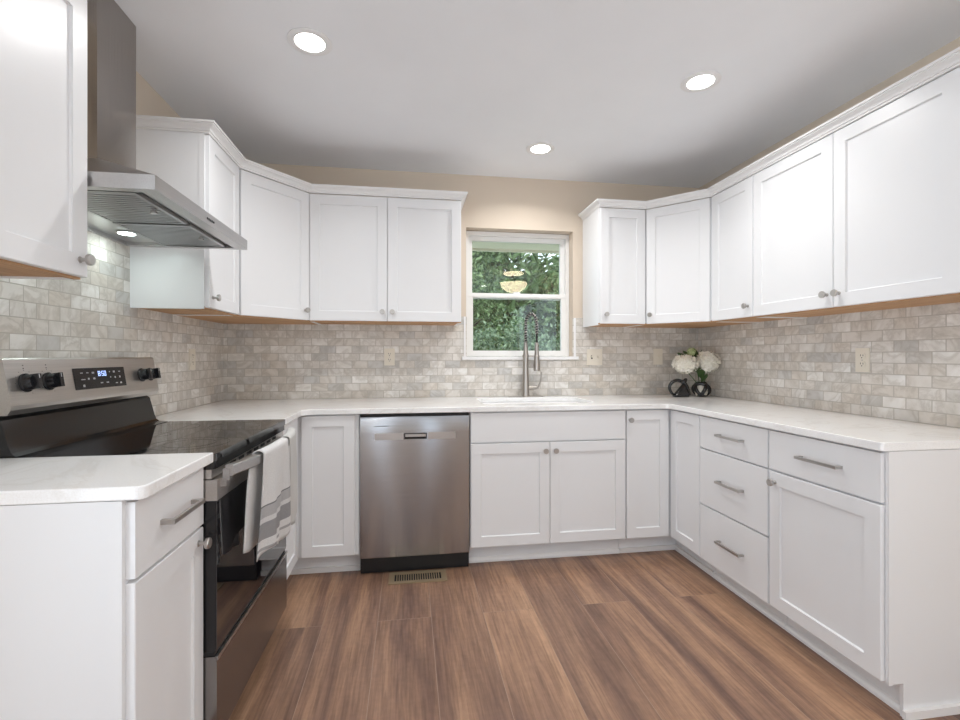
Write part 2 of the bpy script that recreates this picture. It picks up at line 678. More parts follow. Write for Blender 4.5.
# baseboards in the back half of the room
struct('baseboard_left', bevel(box(nb(), 0, .014, REAR, -2.20, 0, .09), .003), 'trimw')
struct('baseboard_right', bevel(box(nb(), W - .014, W, REAR, -1.98, 0, .09), .003), 'trimw')
struct('baseboard_rear', bevel(box(nb(), .014, W - .014, REAR, REAR + .014, 0, .09), .003), 'trimw')


# ------------------------------------------------------------------ cabinet parts (local: x along the front, -y outward)
def T(x, y, z, rz=0):
    return Matrix.Translation((x, y, z)) @ Matrix.Rotation(rz, 4, 'Z')


DT = .019


def shaker_bm(w, h, fr_=.058, dep=.008):
    """door with a recessed centre panel, x 0..w, z 0..h, y -DT..0"""
    bm = nb()
    y = -DT
    s = .0035
    o_ = [(0, 0), (w, 0), (w, h), (0, h)]
    i_ = [(fr_, fr_), (w - fr_, fr_), (w - fr_, h - fr_), (fr_, h - fr_)]
    j_ = [(fr_ + s, fr_ + s), (w - fr_ - s, fr_ + s), (w - fr_ - s, h - fr_ - s), (fr_ + s, h - fr_ - s)]
    e = .0018
    oe = [(e, e), (w - e, e), (w - e, h - e), (e, h - e)]
    B = [bm.verts.new((x, 0, z)) for x, z in o_]
    O1 = [bm.verts.new((x, y + e, z)) for x, z in o_]
    O2 = [bm.verts.new((x, y, z)) for x, z in oe]
    I = [bm.verts.new((x, y, z)) for x, z in i_]
    I2 = [bm.verts.new((x, y + .0035, z)) for x, z in i_]
    J = [bm.verts.new((x, y + dep, z)) for x, z in j_]
    for a, b_ in ((B, O1), (O1, O2), (O2, I), (I, I2), (I2, J)):
        for k in range(4):
            bm.faces.new((a[k], a[(k + 1) % 4], b_[(k + 1) % 4], b_[k]))
    bm.faces.new(J)
    bm.faces.new(B[::-1])
    return bm


def slab_bm(w, h):
    return bevel(box(nb(), 0, w, -DT, 0, 0, h), .0022, 2)


def place(bm, x, z, y=0):
    bmesh.ops.translate(bm, verts=bm.verts, vec=(x, y, z))
    return bm


KNOB = [(.0085, 0), (.0085, .002), (.0055, .004), (.0050, .014), (.0065, .017), (.0145, .020), (.0155, .023), (.0155, .028), (.0140, .0305), (.0, .0310)]


def knob(parent, x, z):
    bm = nb()
    mt = Matrix.Translation((x, -DT, z)) @ Matrix.Rotation(R(90), 4, 'X')
    lathe(bm, KNOB[:-1], 24, mt)
    return soft(obj('knob', bm, 'nickel', parent), 30)


def bar_pull(parent, x, z, ln=.17):
    """square bent pull centred at x, z"""
    bm = nb()
    h = ln / 2
    y = -DT
    box(bm, x - h, x + h, y - .032, y - .024, z - .0055, z + .0055)
    box(bm, x - h, x - h + .011, y - .0245, y, z - .0055, z + .0055)
    box(bm, x + h - .011, x + h, y - .0245, y, z - .0055, z + .0055)
    return obj('handle', bevel(bm, .0012), 'nickel', parent)


def door(parent, x0, x1, z0, z1, kn=None, name='door', y=0):
    g = .0015
    o = obj(name, place(shaker_bm(x1 - x0 - 2 * g, z1 - z0 - 2 * g), x0 + g, z0 + g, y), 'cab', parent)
    if kn:
        knob(o, *kn)
    return o


def drawer(parent, x0, x1, z0, z1, pull=None, name='drawer'):
    g = .0015
    o = obj(name, place(slab_bm(x1 - x0 - 2 * g, z1 - z0 - 2 * g), x0 + g, z0 + g), 'cab', parent)
    if pull:
        bar_pull(o, *pull)
    return o


BZ0, BZ1 = .115, .885            # base carcass


DL = .008                         # the near left unit stands a little higher


def base_unit(label, loc, rz, w, depth=.61, shoe=True, up=0):
    """empty at floor on the front plane, left end; body behind it"""
    t = thing('base_cabinet', label, 'cabinet', loc, rz)
    bm = nb()
    box(bm, .0005, w - .0005, 0, depth, BZ0, BZ1 - .0005 + up)
    obj('carcass', bm, 'panel', t)
    bm = nb()
    box(bm, .001, w - .001, .075, depth - .01, 0.0005, BZ0)
    tk = obj('toe_kick', bm, 'panel', t)
    if shoe:
        bm = nb()
        prism_pts = [(.0745, .0), (.060, .0), (.060, .012), (.066, .022), (.0745, .028)]
        a = [bm.verts.new((.001, y, z + .0005)) for y, z in prism_pts]
        b_ = [bm.verts.new((w - .001, y, z + .0005)) for y, z in prism_pts]
        bm.faces.new(a)
        bm.faces.new(b_[::-1])
        for k in range(5):
            bm.faces.new((a[k], b_[k], b_[(k + 1) % 5], a[(k + 1) % 5]))
        obj('shoe_molding', bm, 'trimw', tk)
    return t


FT, FM, FB = .879, .711, .118     # top / drawer split / bottom of the fronts
YB = -.629                        # carcass front, back run
XR = 2.764                        # carcass front, right run
XL = .596                         # carcass front, left run

# near left base cabinet (front faces +x): local x -> world +y
y0, y1 = -2.176, -1.829
nl = base_unit('white base cabinet at the left edge, drawer over one door, beside the oven', (XL, y0, 0), R(90), y1 - y0, .594, up=DL)
w_ = y1 - y0
drawer(nl, .001, w_ - .001, FM + DL, FT + DL, (w_ * .55, .806, .17))
door(nl, .001, w_ - .001, FB, FM - .006 + DL, (w_ - .036, .676))
nl.location.z = 0
bm = nb()
box(bm, -.0095, -.0006, .030, .594, .0008, BZ1 - .0005 + DL)
box(bm, -.0125, -.0006, -.001, .029, .0008, BZ1 - .0005 + DL)
obj('side_panel', bevel(bm, .0015), 'panel', nl)

# left corner base: two leaves meeting in the inner corner
cl = thing('corner_base_cabinet', 'white corner base cabinet between the oven and the dishwasher', 'cabinet', (0, 0, 0))
bm = nb()
prism(bm, [(.004, -.004), (.004, -1.057), (XL, -1.057), (XL, YB), (.929, YB), (.929, -.004)], BZ0, BZ1 - .0005)
obj('carcass', bm, 'panel', cl)
bm = nb()
prism(bm, [(.01, -.01), (.01, -1.056), (XL - .075, -1.056), (XL - .075, YB + .075), (.928, YB + .075), (.928, -.01)], .0005, BZ0)
tk = obj('toe_kick', bm, 'panel', cl)
bm = nb()
box(bm, XL - .0745, .928, YB + .060, YB + .0745, .0008, .028)
box(bm, XL - .0745, XL - .060, -1.056, YB + .060, .0008, .028)
obj('shoe_molding', bevel(bm, .005), 'trimw', tk)
d1 = shaker_bm(.278, FT - FB - .003)
bmesh.ops.transform(d1, verts=d1.verts, matrix=T(.627, YB, FB + .0015))
obj('door', d1, 'cab', cl)
d2 = shaker_bm(.37, FT - FB - .003)
bmesh.ops.transform(d2, verts=d2.verts, matrix=T(XL, -1.040, FB + .0015, R(90)))
obj('door', d2, 'cab', cl)

# sink base
sb = base_unit('white double-door sink base cabinet with a blank drawer panel below the faucet', (1.538, YB, 0), 0, .927, .61)
w_ = .927
drawer(sb, .003, w_ - .003, FM, FT, name='drawer_panel')
door(sb, .003, w_ / 2, FB, FM - .006, (w_ / 2 - .030, .656))
door(sb, w_ / 2, w_ - .003, FB, FM - .006, (w_ / 2 + .030, .656))

# right corner base
cr = thing('corner_base_cabinet', 'white corner base cabinet with folded two-leaf door below the flowers', 'cabinet', (0, 0, 0))
bm = nb()
prism(bm, [(2.4665, -.004), (2.4665, YB), (XR, YB), (XR, -.9405), (W - .004, -.9405), (W - .004, -.004)], BZ0, BZ1 - .0005)
obj('carcass', bm, 'panel', cr)
bm = nb()
prism(bm, [(2.467, -.01), (2.467, YB + .075), (XR + .075, YB + .075), (XR + .075, -.940), (W - .01, -.940), (W - .01, -.01)], .0005, BZ0)
tk = obj('toe_kick', bm, 'panel', cr)
bm = nb()
box(bm, 2.467, XR + .0745, YB + .060, YB + .0745, .0008, .028)
box(bm, XR + .060, XR + .0745, -.940, YB + .060, .0008, .028)
obj('shoe_molding', bevel(bm, .005), 'trimw', tk)
d1 = shaker_bm(.268, FT - FB - .003)
bmesh.ops.transform(d1, verts=d1.verts, matrix=T(2.472, YB, FB + .0015))
o = obj('door', d1, 'cab', cr)
bm = nb()
lathe(bm, KNOB[:-1], 24, Matrix.Translation((2.489, YB - DT, .823)) @ Matrix.Rotation(R(90), 4, 'X'))
soft(obj('knob', bm, 'nickel', o), 30)
d2 = shaker_bm(.285, FT - FB - .003)
bmesh.ops.transform(d2, verts=d2.verts, matrix=T(XR, -.654, FB + .0015, R(-90)))
obj('door', d2, 'cab', cr)

# three-drawer base on the right run (front faces -x): local x -> world -y
ya, yb = -.942, -1.4345
dr = base_unit('white three-drawer base cabinet on the right run', (XR, ya, 0), R(-90), ya - yb, .588)
w_ = ya - yb
for z0, z1, zp in ((FM, FT, .802), (.412, FM - .005, .567), (FB, .407, .266)):
    drawer(dr, .003, w_ - .003, z0, z1, (.255, zp, .175))
# end base on the right run
yb, yc = -1.4355, -1.934
eb = base_unit('white base cabinet at the right end, drawer over one wide door', (XR, yb, 0), R(-90), yb - yc, .588)
w_ = yb - yc
drawer(eb, .003, w_ - .001, FM, FT, (.265, .797, .185))
door(eb, .003, w_ - .001, FB, FM - .006, (.038, .660))
bm = nb()
prof = [(-.004, .112), (-.004, BZ1 - .0005), (.588, BZ1 - .0005), (.588, .0008), (.052, .0008), (.052, .115), (.012, .115), (.012, .112)]
a = [bm.verts.new((w_ + .0008, y, z)) for y, z in prof]
b_ = [bm.verts.new((w_ + .0125, y, z)) for y, z in prof]
bm.faces.new(a)
bm.faces.new(b_[::-1])
for k in range(len(prof)):
    bm.faces.new((a[k], a[(k + 1) % len(prof)], b_[(k + 1) % len(prof)], b_[k]))
sp2 = obj('side_panel', bm, 'panel', eb)
obj('shoe_molding', bevel(box(nb(), w_ + .0128, w_ + .026, .046, .588, .0008, .028), .005), 'trimw', sp2)


# ------------------------------------------------------------------ worktops
def arc(cx, cy, r, a0, a1, n=6):
    return [(cx + r * math.cos(R(a0 + (a1 - a0) * i / n)), cy + r * math.sin(R(a0 + (a1 - a0) * i / n))) for i in range(n + 1)]


CZ0, CZ1 = .8855, .915
CY = -.663
CXR = 2.733
CXL = .640
# sink cut-out, rounded rectangle
SX0, SX1, SY0, SY1 = 1.640, 2.335, -.520, -.115


def rrect(x0, x1, y0, y1, r, n=5):
    return arc(x1 - r, y1 - r, r, 0, 90, n) + arc(x0 + r, y1 - r, r, 90, 180, n) + arc(x0 + r, y0 + r, r, 180, 270, n) + arc(x1 - r, y0 + r, r, 270, 360, n)


def slab_with_hole(outer, hole, z0, z1):
    bm = nb()
    for z in (z0, z1):
        es = []
        for loop in (outer, hole):
            vs = [bm.verts.new((x, y, z)) for x, y in loop]
            for i in range(len(vs)):
                es.append(bm.edges.new((vs[i], vs[(i + 1) % len(vs)])))
        bmesh.ops.triangle_fill(bm, use_beauty=True, edges=es)
    bm.verts.ensure_lookup_table()
    n1, n2 = len(outer), len(hole)
    off = n1 + n2
    for s, n in ((0, n1), (n1, n2)):
        for i in range(n):
            a, b_ = s + i, s + (i + 1) % n
            bm.faces.new((bm.verts[a], bm.verts[b_], bm.verts[b_ + off], bm.verts[a + off]))
    return bm


g = TT + .001
outer = [(g, -1.060)] + [(CXL, -1.060)] + arc(CXL + .05, CY - .05, .05, 180, 90, 6) + arc(CXR - .05, CY - .05, .05, 90, 0, 6)
outer += arc(CXR + .012, -1.949 + .012, .012, 180, 270, 4) + [(W - g, -1.949), (W - g, -g), (g, -g)]
bm = slab_with_hole(outer, rrect(SX0, SX1, SY0, SY1, .06), CZ0, CZ1)
bmesh.ops.recalc_face_normals(bm, faces=bm.faces)
es = [e for e in bm.edges if len(e.link_faces) == 2 and e.calc_face_angle(0) > R(60) and abs(e.verts[0].co.z - e.verts[1].co.z) < 1e-5]
bmesh.ops.bevel(bm, geom=es, offset=.003, segments=2, profile=.5, affect='EDGES')
tag(obj('countertop', bm, 'quartz'), 'long white quartz countertop running round both corners of the kitchen, with the sink', 'countertop')
bm = prism(nb(), [(g, -2.188), *arc(CXL - .018, -2.188 + .018, .018, -90, 0, 5), (CXL, -1.8285), (g, -1.8285)], CZ0 + DL, CZ1 + DL)
bmesh.ops.recalc_face_normals(bm, faces=bm.faces)
es = [e for e in bm.edges if e.calc_face_angle(0) > R(60) and abs(e.verts[0].co.z - e.verts[1].co.z) < 1e-5]
bmesh.ops.bevel(bm, geom=es, offset=.003, segments=2, profile=.5, affect='EDGES')
tag(obj('countertop', bm, 'quartz'), 'short white quartz countertop at the left edge, near side of the oven', 'countertop')

# ------------------------------------------------------------------ sink (undermount)
sk = thing('sink', 'undermount steel kitchen sink below the window', 'sink', ((SX0 + SX1) / 2, (SY0 + SY1) / 2, .70))
cx, cy = (SX0 + SX1) / 2, (SY0 + SY1) / 2
bm = nb()
loops = []
for inset, z, r in ((-.004, .8845, .064), (0.0, .8845, .06), (.006, .74, .055), (.03, .715, .04), (.06, .712, .03)):
    loops.append([bm.verts.new((x - cx, y - cy, z - .70)) for x, y in rrect(SX0 + inset, SX1 - inset, SY0 + inset, SY1 - inset, r)])
for a, b_ in zip(loops, loops[1:]):
    n = len(a)
    for i in range(n):
        bm.faces.new((a[i], a[(i + 1) % n], b_[(i + 1) % n], b_[i]))
bm.faces.new(loops[-1])
o = obj('basin', bm, 'steel_sink', sk)
md = o.modifiers.new('thickness', 'SOLIDIFY')
md.thickness = .0015
soft(o, 40)
bm = lathe(nb(), [(.045, .0128), (.045, .0155), (.038, .0160), (.034, .0135), (.006, .0135)], 24)
soft(obj('drain', bm, 'nickel', sk))

# ------------------------------------------------------------------ faucet
FX, FYy = 2.002, -.070
fa = thing('faucet', 'tall brushed nickel spring faucet behind the sink', 'faucet', (FX, FYy, CZ1))
bm = prism(nb(), [(x, y) for x, y in rrect(-.128, .128, -.028, .028, .028, 6)], .0003, .006)
obj('deck_plate', bevel(bm, .0015), 'faucet', fa)
bm = lathe(nb(), [(.026, .006), (.0265, .010), (.025, .02), (.0225, .10), (.021, .18), (.0185, .30), (.0150, .335), (.0125, .36), (.0120, .378)], 28)
soft(obj('body', bm, 'faucet', fa))
# hose inside, arching over to the right
arcp = []
zc, rad = .512, .038
for i in range(13):
    arcp.append((0, 0, .375 + (zc - .375) * i / 12))
for i in range(1, 25):
    a = PI - PI * i / 24
    arcp.append((rad + rad * math.cos(a), -.012 * i / 24, zc + rad * 1.75 * math.sin(a)))
for i in range(1, 9):
    arcp.append((2 * rad + .0, -.012, zc - .075 * i / 8))
soft(obj('hose', tube(nb(), arcp + [(2 * rad, -.012, .36)], .0075, 10), 'hose', fa), 60)
# spring coil round the hose
pts = [Vector(p) for p in arcp]
ln = [0]
for a, b_ in zip(pts, pts[1:]):
    ln.append(ln[-1] + (b_ - a).length)
turns, rr = 22, .0118
coil = []
steps = turns * 12
j = 0
for k in range(steps + 1):
    s = ln[-1] * k / steps
    while j < len(ln) - 2 and ln[j + 1] < s:
        j += 1
    u = (s - ln[j]) / max(1e-9, ln[j + 1] - ln[j])
    p = pts[j].lerp(pts[j + 1], u)
    t_ = (pts[min(j + 2, len(pts) - 1)] - pts[max(j - 1, 0)]).normalized()
    sd = Vector((0, 1, 0))
    sd = (sd - t_ * sd.dot(t_)).normalized()
    up = t_.cross(sd)
    a = 2 * PI * turns * k / steps
    coil.append(p + (sd * math.cos(a) + up * math.sin(a)) * rr)
soft(obj('spring', tube(nb(), coil, .0030, 6), 'faucet', fa), 80)
bm = lathe(nb(), [(.0105, .378), (.0125, .372), (.013, .35), (.0140, .33), (.0215, .225), (.023, .195), (.0215, .182), (.016, .180)], 24, Matrix.Translation((2 * rad, -.012, 0)) @ Matrix.Scale(1, 4))
soft(obj('spray_head', bm, 'faucet', fa))
bm = nb()
tube(bm, [(.018, 0, .283), (.035, -.006, .284), (2 * rad - .022, -.012, .283)], .0055, 10)
lathe(bm, [(.0225, .276), (.0235, .280), (.0235, .288), (.0225, .292)], 24)
lathe(bm, [(.0195, .278), (.0205, .280), (.0205, .287), (.0195, .289)], 24, Matrix.Translation((2 * rad, -.012, 0)))
soft(obj('holder_arm', bm, 'faucet', fa))
bm = nb()
tube(bm, [(.016, 0, .065), (.055, -.003, .066), (.078, -.006, .067)], [.0165, .0155, .0145], 16)
soft(obj('valve', bm, 'faucet', fa))
bm = nb()
tube(bm, [(.082, -.006, .060), (.092, -.010, .075), (.106, -.014, .115), (.110, -.016, .175)], [.0075, .007, .0055, .005], 10)
soft(obj('lever', bm, 'faucet', fa))

# ------------------------------------------------------------------ dishwasher
dx0, dx1 = .9305, 1.5355
dw = thing('dishwasher', 'stainless steel dishwasher with a pocket handle under the counter', 'dishwasher', ((dx0 + dx1) / 2, YB, 0))
hw = (dx1 - dx0) / 2
obj('tub', box(nb(), -hw + .004, hw - .004, .004, .57, .09, .878), 'dark', dw)
# door: very slightly bowed skin with a cut pocket
bm = nb()
DZ0, DZ1 = .096, .866
pz0, pz1, px0, px1 = .742, .775, -.062, .062
xs = sorted(set([-hw + .004 + (2 * hw - .008) * i / 28 for i in range(29)] + [px0, px1]))
zs = [DZ0, DZ0 + .01, pz0, pz1, DZ1 - .01, DZ1]


def yd(x, z):
    e = 0
    if abs(z - DZ0) < 1e-6 or abs(z - DZ1) < 1e-6:
        e = .005
    return -.021 - .0020 * (1 - (x / hw) ** 2) + e


grid = {(i, k): bm.verts.new((x, yd(x, z), z)) for i, x in enumerate(xs) for k, z in enumerate(zs)}
for i in range(len(xs) - 1):
    for k in range(len(zs) - 1):
        if k == 2 and xs[i] >= px0 - 1e-6 and xs[i + 1] <= px1 + 1e-6:
            continue
        bm.faces.new((grid[i, k], grid[i + 1, k], grid[i + 1, k + 1], grid[i, k + 1]))
ext = bmesh.ops.extrude_edge_only(bm, edges=[e for e in bm.edges if len(e.link_faces) == 1 and (min(v.co.x for v in e.verts) < -hw + .005 or max(v.co.x for v in e.verts) > hw - .005 or max(v.co.z for v in e.verts) > DZ1 - .001 or min(v.co.z for v in e.verts) < DZ0 + .001)])
for v in ext['geom']:
    if isinstance(v, bmesh.types.BMVert):
        v.co.y = .003
dd = soft(obj('door', bm, 'steel_dw', dw), 30)
bm = nb()
box(bm, px0, px1, -.0155, -.004, pz0, pz1)
box(bm, px0, px1, -.0255, -.0150, pz1 - .004, pz1)
obj('pocket_handle', bm, 'black', dd)
obj('handle_bar', bevel(box(nb(), px0 + .006, px1 - .006, -.0245, -.018, pz0 + .013, pz1 - .006), .002), 'steel_hood', dd)
bm = nb()
for a, b_ in ((-.222, px0 - .006), (px1 + .006, .222)):
    bm = nb()
    n = 12
    for i in range(n):
        xa, xb = a + (b_ - a) * i / n, a + (b_ - a) * (i + 1) / n
        vs = []
        for x, z in ((xa, pz0 - .002), (xb, pz0 - .002), (xb, pz1 + .003), (xa, pz1 + .003)):
            vs.append(bm.verts.new((x, -.0216 - .0020 * (1 - (x / hw) ** 2), z)))
        bm.faces.new(vs)
    bmesh.ops.remove_doubles(bm, verts=bm.verts, dist=1e-5)
    soft(obj('trim_strip', bm, 'steel_hood', dd))
bm = nb()
x = -.222
random.seed(4)
for k in range(11):
    wq = random.uniform(.004, .007)
    box(bm, x, x + wq, -.0238, -.021, .8145, .8185)
    x += wq + .0018
obj('nameplate', bm, 'mark', dd)
obj('vent_gap', box(nb(), -hw + .004, hw - .004, -.012, .0035, .868, .880), 'dark', dw)
obj('toe_plate', bbox(-hw + .004, hw - .004, -.004, .003, .028, .094, .002), 'toe_black', dw)
obj('foot_plate', box(nb(), -hw + .004, hw - .004, .02, .03, .0006, .09), 'toe_black', dw)

# ------------------------------------------------------------------ range (front faces +x)
ry0, ry1 = -1.8195, -1.0635
RX = .650
rg = thing('range', 'freestanding electric range with black glass cooktop and stainless front', 'range', (0, (ry0 + ry1) / 2, 0), R(-.7))
hw = (ry1 - ry0) / 2 - .001
obj('body', box(nb(), .03, .615, -hw, hw, .045, .872), 'black', rg)
# cooktop
bm = prism(nb(), rrect(.165, RX, -hw, hw, .012, 4), .896, .918)
bevel(bm, .003)
ck = obj('cooktop', bm, 'glass_top', rg)
obj('cooktop_rim', bevel(prism(nb(), rrect(.165, RX - .004, -hw + .001, hw - .001, .010, 4), .872, .8955), .003), 'enamel', rg)


def ring(bm, x, y, r, w, z):
    n = 48
    a = [bm.verts.new((x + r * math.cos(2 * PI * i / n), y + r * math.sin(2 * PI * i / n), z)) for i in range(n)]
    b_ = [bm.verts.new((x + (r - w) * math.cos(2 * PI * i / n), y + (r - w) * math.sin(2 * PI * i / n), z)) for i in range(n)]
    for i in range(n):
        bm.faces.new((a[i], a[(i + 1) % n], b_[(i + 1) % n], b_[i]))


for x, y, rs in ((.50, -.19, (.115, .075)), (.50, .19, (.095,)), (.27, -.19, (.075,)), (.27, .19, (.095,)), (.30, 0, (.05,))):
    bm = nb()
    for r in rs:
        ring(bm, x, y, r, .0022, .91825)
    obj('burner_mark', bm, 'ring', ck)
# backguard
bm = nb()


def extr_y(bm, prof, ya, yb_):
    a = [bm.verts.new((x, ya, z)) for x, z in prof]
    b_ = [bm.verts.new((x, yb_, z)) for x, z in prof]
    n = len(prof)
    bm.faces.new(a)
    bm.faces.new(b_[::-1])
    for k in range(n):
        bm.faces.new((a[k], a[(k + 1) % n], b_[(k + 1) % n], b_[k]))
    return bm


extr_y(bm, [(.012, .90), (.012, 1.030), (.090, 1.030), (.098, 1.022), (.108, .985), (.117, .950), (.124, .932), (.135, .923), (.168, .9195), (.168, .90)], -hw + .004, hw - .014)
rs_ = soft(obj('black_riser', bm, 'enamel', rg), 25)
bm = nb()
extr_y(bm, [(.012, 1.036), (.012, 1.190), (.016, 1.194), (.100, 1.194), (.105, 1.190), (.126, 1.062), (.125, 1.050), (.116, 1.036)], -hw, hw)
bgd = obj('control_panel', bevel(bm, .0015), 'steel_range', rg)
obj('panel_gap', box(nb(), .02, .088, -hw + .006, hw - .016, 1.0295, 1.037), 'dark', rg)


def on_panel(yy, z, d=0.):
    """point on the slanted steel face, d out of it"""
    f_ = (1.190 - z) / (1.190 - 1.062)
    return Vector((.105 + .021 * f_ + d, yy, z + d * .16))


yc_ = (ry0 + ry1) / 2
tilt = Matrix.Rotation(math.atan2(.021, .128), 4, 'Y')


def panel_m(yy, z):
    return Matrix.Translation(on_panel(yy, z)) @ Matrix(((0, 0, 1, 0), (1, 0, 0, 0), (0, 1, 0, 0), (0, 0, 0, 1))).to_4x4()


PM = lambda yy, z: Matrix.Translation(on_panel(yy, z)) @ Matrix.Rotation(-math.atan2(.021, .128), 4, 'Y') @ Matrix(((0, 0, 1, 0), (1, 0, 0, 0), (0, 1, 0, 0), (0, 0, 0, 1)))
# local frame of PM: x -> along the panel (+y world), y -> up, z -> outward


def pbox(bm, yy, z, x0, x1, y0_, y1_, d0, d1):
    b2 = box(nb(), x0, x1, y0_, y1_, d0, d1)
    me = bpy.data.meshes.new('tmp')
    b2.transform(PM(yy, z))
    b2.to_mesh(me)
    b2.free()
    bm.from_mesh(me)
    bpy.data.meshes.remove(me)


dyc, dzc = -1.425 - yc_, 1.123
bm = nb()
pbox(bm, dyc, dzc, -.137, .137, -.036, .036, -.002, .0015)
dsp = obj('display', bm, 'black', bgd)
# clock digits 8:50 in seven segments
SEG = {'8': 'abcdefg', '5': 'acdfg', '0': 'abcdef'}
bm = nb()


def seg_digit(bm, ch, ox, oy, w, h, t_):
    s = {'a': (0, w, h - t_, h), 'd': (0, w, 0, t_), 'g': (0, w, h / 2 - t_ / 2, h / 2 + t_ / 2), 'f': (0, t_, h / 2, h), 'b': (w - t_, w, h / 2, h), 'e': (0, t_, 0, h / 2), 'c': (w - t_, w, 0, h / 2)}
    for q in SEG[ch]:
        a = s[q]
        pbox(bm, dyc, dzc, ox + a[0], ox + a[1], oy + a[2], oy + a[3], .001, .0022)


for ch, ox in (('8', -.016), ('5', .002), ('0', .016)):
    seg_digit(bm, ch, ox, .006, .0105, .018, .0022)
for oy in (.010, .018):
    pbox(bm, dyc, dzc, -.0022, -.0002, oy, oy + .002, .001, .0022)
obj('clock_digits', bm, 'digit', dsp)
bm = nb()
random.seed(2)
for ox, oy, wq, hq in ((-.105, .018, .012, .003), (-.075, .018, .010, .003), (-.048, .016, .012, .006), (-.105, -.004, .020, .003), (-.072, -.004, .008, .006), (-.045, -.004, .010, .006), (-.100, -.028, .009, .008), (-.010, -.020, .013, .004), (.022, -.020, .013, .004), (.045, .018, .006, .004), (.068, .016, .010, .007), (.100, .018, .010, .003), (.047, -.002, .005, .005), (.072, -.004, .007, .006), (.100, -.004, .007, .007), (.074, -.024, .012, .003), (.100, -.026, .010, .006)):
    pbox(bm, dyc, dzc, ox, ox + wq, oy, oy + hq, .001, .0020)
obj('button_print', bm, 'print', dsp)


def range_knob(yy, z):
    bm = nb()
    mt = PM(yy, z)
    lathe(bm, [(.027, .0005), (.027, .004), (.0235, .006), (.0215, .022), (.0195, .026)], 28, mt)
    o = soft(obj('knob', bm, 'black', bgd), 30)
    b2 = bevel(box(nb(), -.0075, .0075, -.0215, .0215, .020, .038), .003)
    b2.transform(mt)
    obj('grip', b2, 'black', o)
    b3 = box(nb(), -.0013, .0013, .008, .0205, .0375, .0384)
    b3.transform(mt)
    obj('pointer', b3, 'print', o)


for yy in (-1.775 - yc_ + .02, -1.690 - yc_ + .02, -1.185 - yc_ + .01, -1.125 - yc_ + .01):
    range_knob(yy, 1.123)
bm = nb()
for yy in (-1.755 - yc_, -1.670 - yc_):
    for k in range(9):
        a = R(210 + 240 * k / 8 + 90)
        pbox(bm, yy, 1.123, .036 * math.cos(a) - .001, .036 * math.cos(a) + .001, .036 * math.sin(a) - .001, .036 * math.sin(a) + .001, .0002, .0006)
    for dz in (.040, .049):
        pbox(bm, yy, 1.123, -.002, .002, dz, dz + .003, .0002, .0006)
obj('dial_print', bm, 'mark', bgd)
# vent strip below the cooktop
bm = bevel(box(nb(), .60, RX - .012, -hw + .002, hw - .002, .845, .8715), .003)
vs_ = obj('vent_trim', bm, 'steel_range', rg)
bm = nb()
for k in range(7):
    yy = -hw + .14 + k * .075
    box(bm, RX - .0122, RX - .0112, yy, yy + .05, .853, .863)
obj('vent_slots', bm, 'dark', vs_)
# oven door
bm = bevel(box(nb(), .616, RX, -hw + .002, hw - .002, .345, .7815), .003)
od = obj('oven_door', bm, 'black', rg)
obj('door_glass', bevel(box(nb(), RX - .001, RX + .002, -hw + .004, hw - .004, .352, .780), .001), 'oven_glass', od)
obj('door_cap', bevel(box(nb(), .616, RX + .004, -hw + .001, hw - .001, .782, .842), .003), 'steel_range', od)
# bowed handle
bm = nb()
n = 24
secs = []
for i in range(n + 1):
    u = -1 + 2 * i / n
    yy = u * (hw - .022)
    x = RX + .028 + .047 * (1 - abs(u) ** 2.2)
    secs.append((x, yy))
rows = []
for i, (x, yy) in enumerate(secs):
    rows.append([bm.verts.new((x + dx, yy, z)) for dx, z in ((-.010, .848), (.010, .848), (.012, .852), (.012, .877), (.010, .881), (-.010, .881))])
for a, b_ in zip(rows, rows[1:]):
    for k in range(6):
        bm.faces.new((a[k], a[(k + 1) % 6], b_[(k + 1) % 6], b_[k]))
bm.faces.new(rows[0])
bm.faces.new(rows[-1][::-1])
for sgn in (-1, 1):
    yy = sgn * (hw - .032)
    box(bm, RX + .0035, RX + .022, yy - .012, yy + .012, .818, .842)
    box(bm, RX + .012, RX + .030, yy - .012, yy + .012, .836, .870)
soft(obj('handle', bm, 'steel_hood', od), 25)
obj('door_latch_gap', box(nb(), .60, RX - .004, -hw + .003, hw - .003, .333, .3445), 'dark', rg)
# storage drawer
bm = bevel(box(nb(), .616, RX + .003, -hw + .001, hw - .001, .085, .332), .003)
sd_ = obj('storage_drawer', bm, 'steel_dark', rg)
obj('drawer_lip', bevel(box(nb(), RX - .002, RX + .006, -hw + .001, hw - .001, .322, .333), .002), 'steel_hood', sd_)
obj('toe_plate', box(nb(), .10, .585, -hw + .01, hw - .01, .03, .085), 'toe_black', rg)
for x in (.12, .55):
    for yy in (-hw + .05, hw - .05):
        obj('foot', lathe(nb(), [(.02, .0005), (.02, .01), (.012, .012), (.012, .032)], 16, T(x, yy, 0)), 'black', rg)

# towels over the oven handle


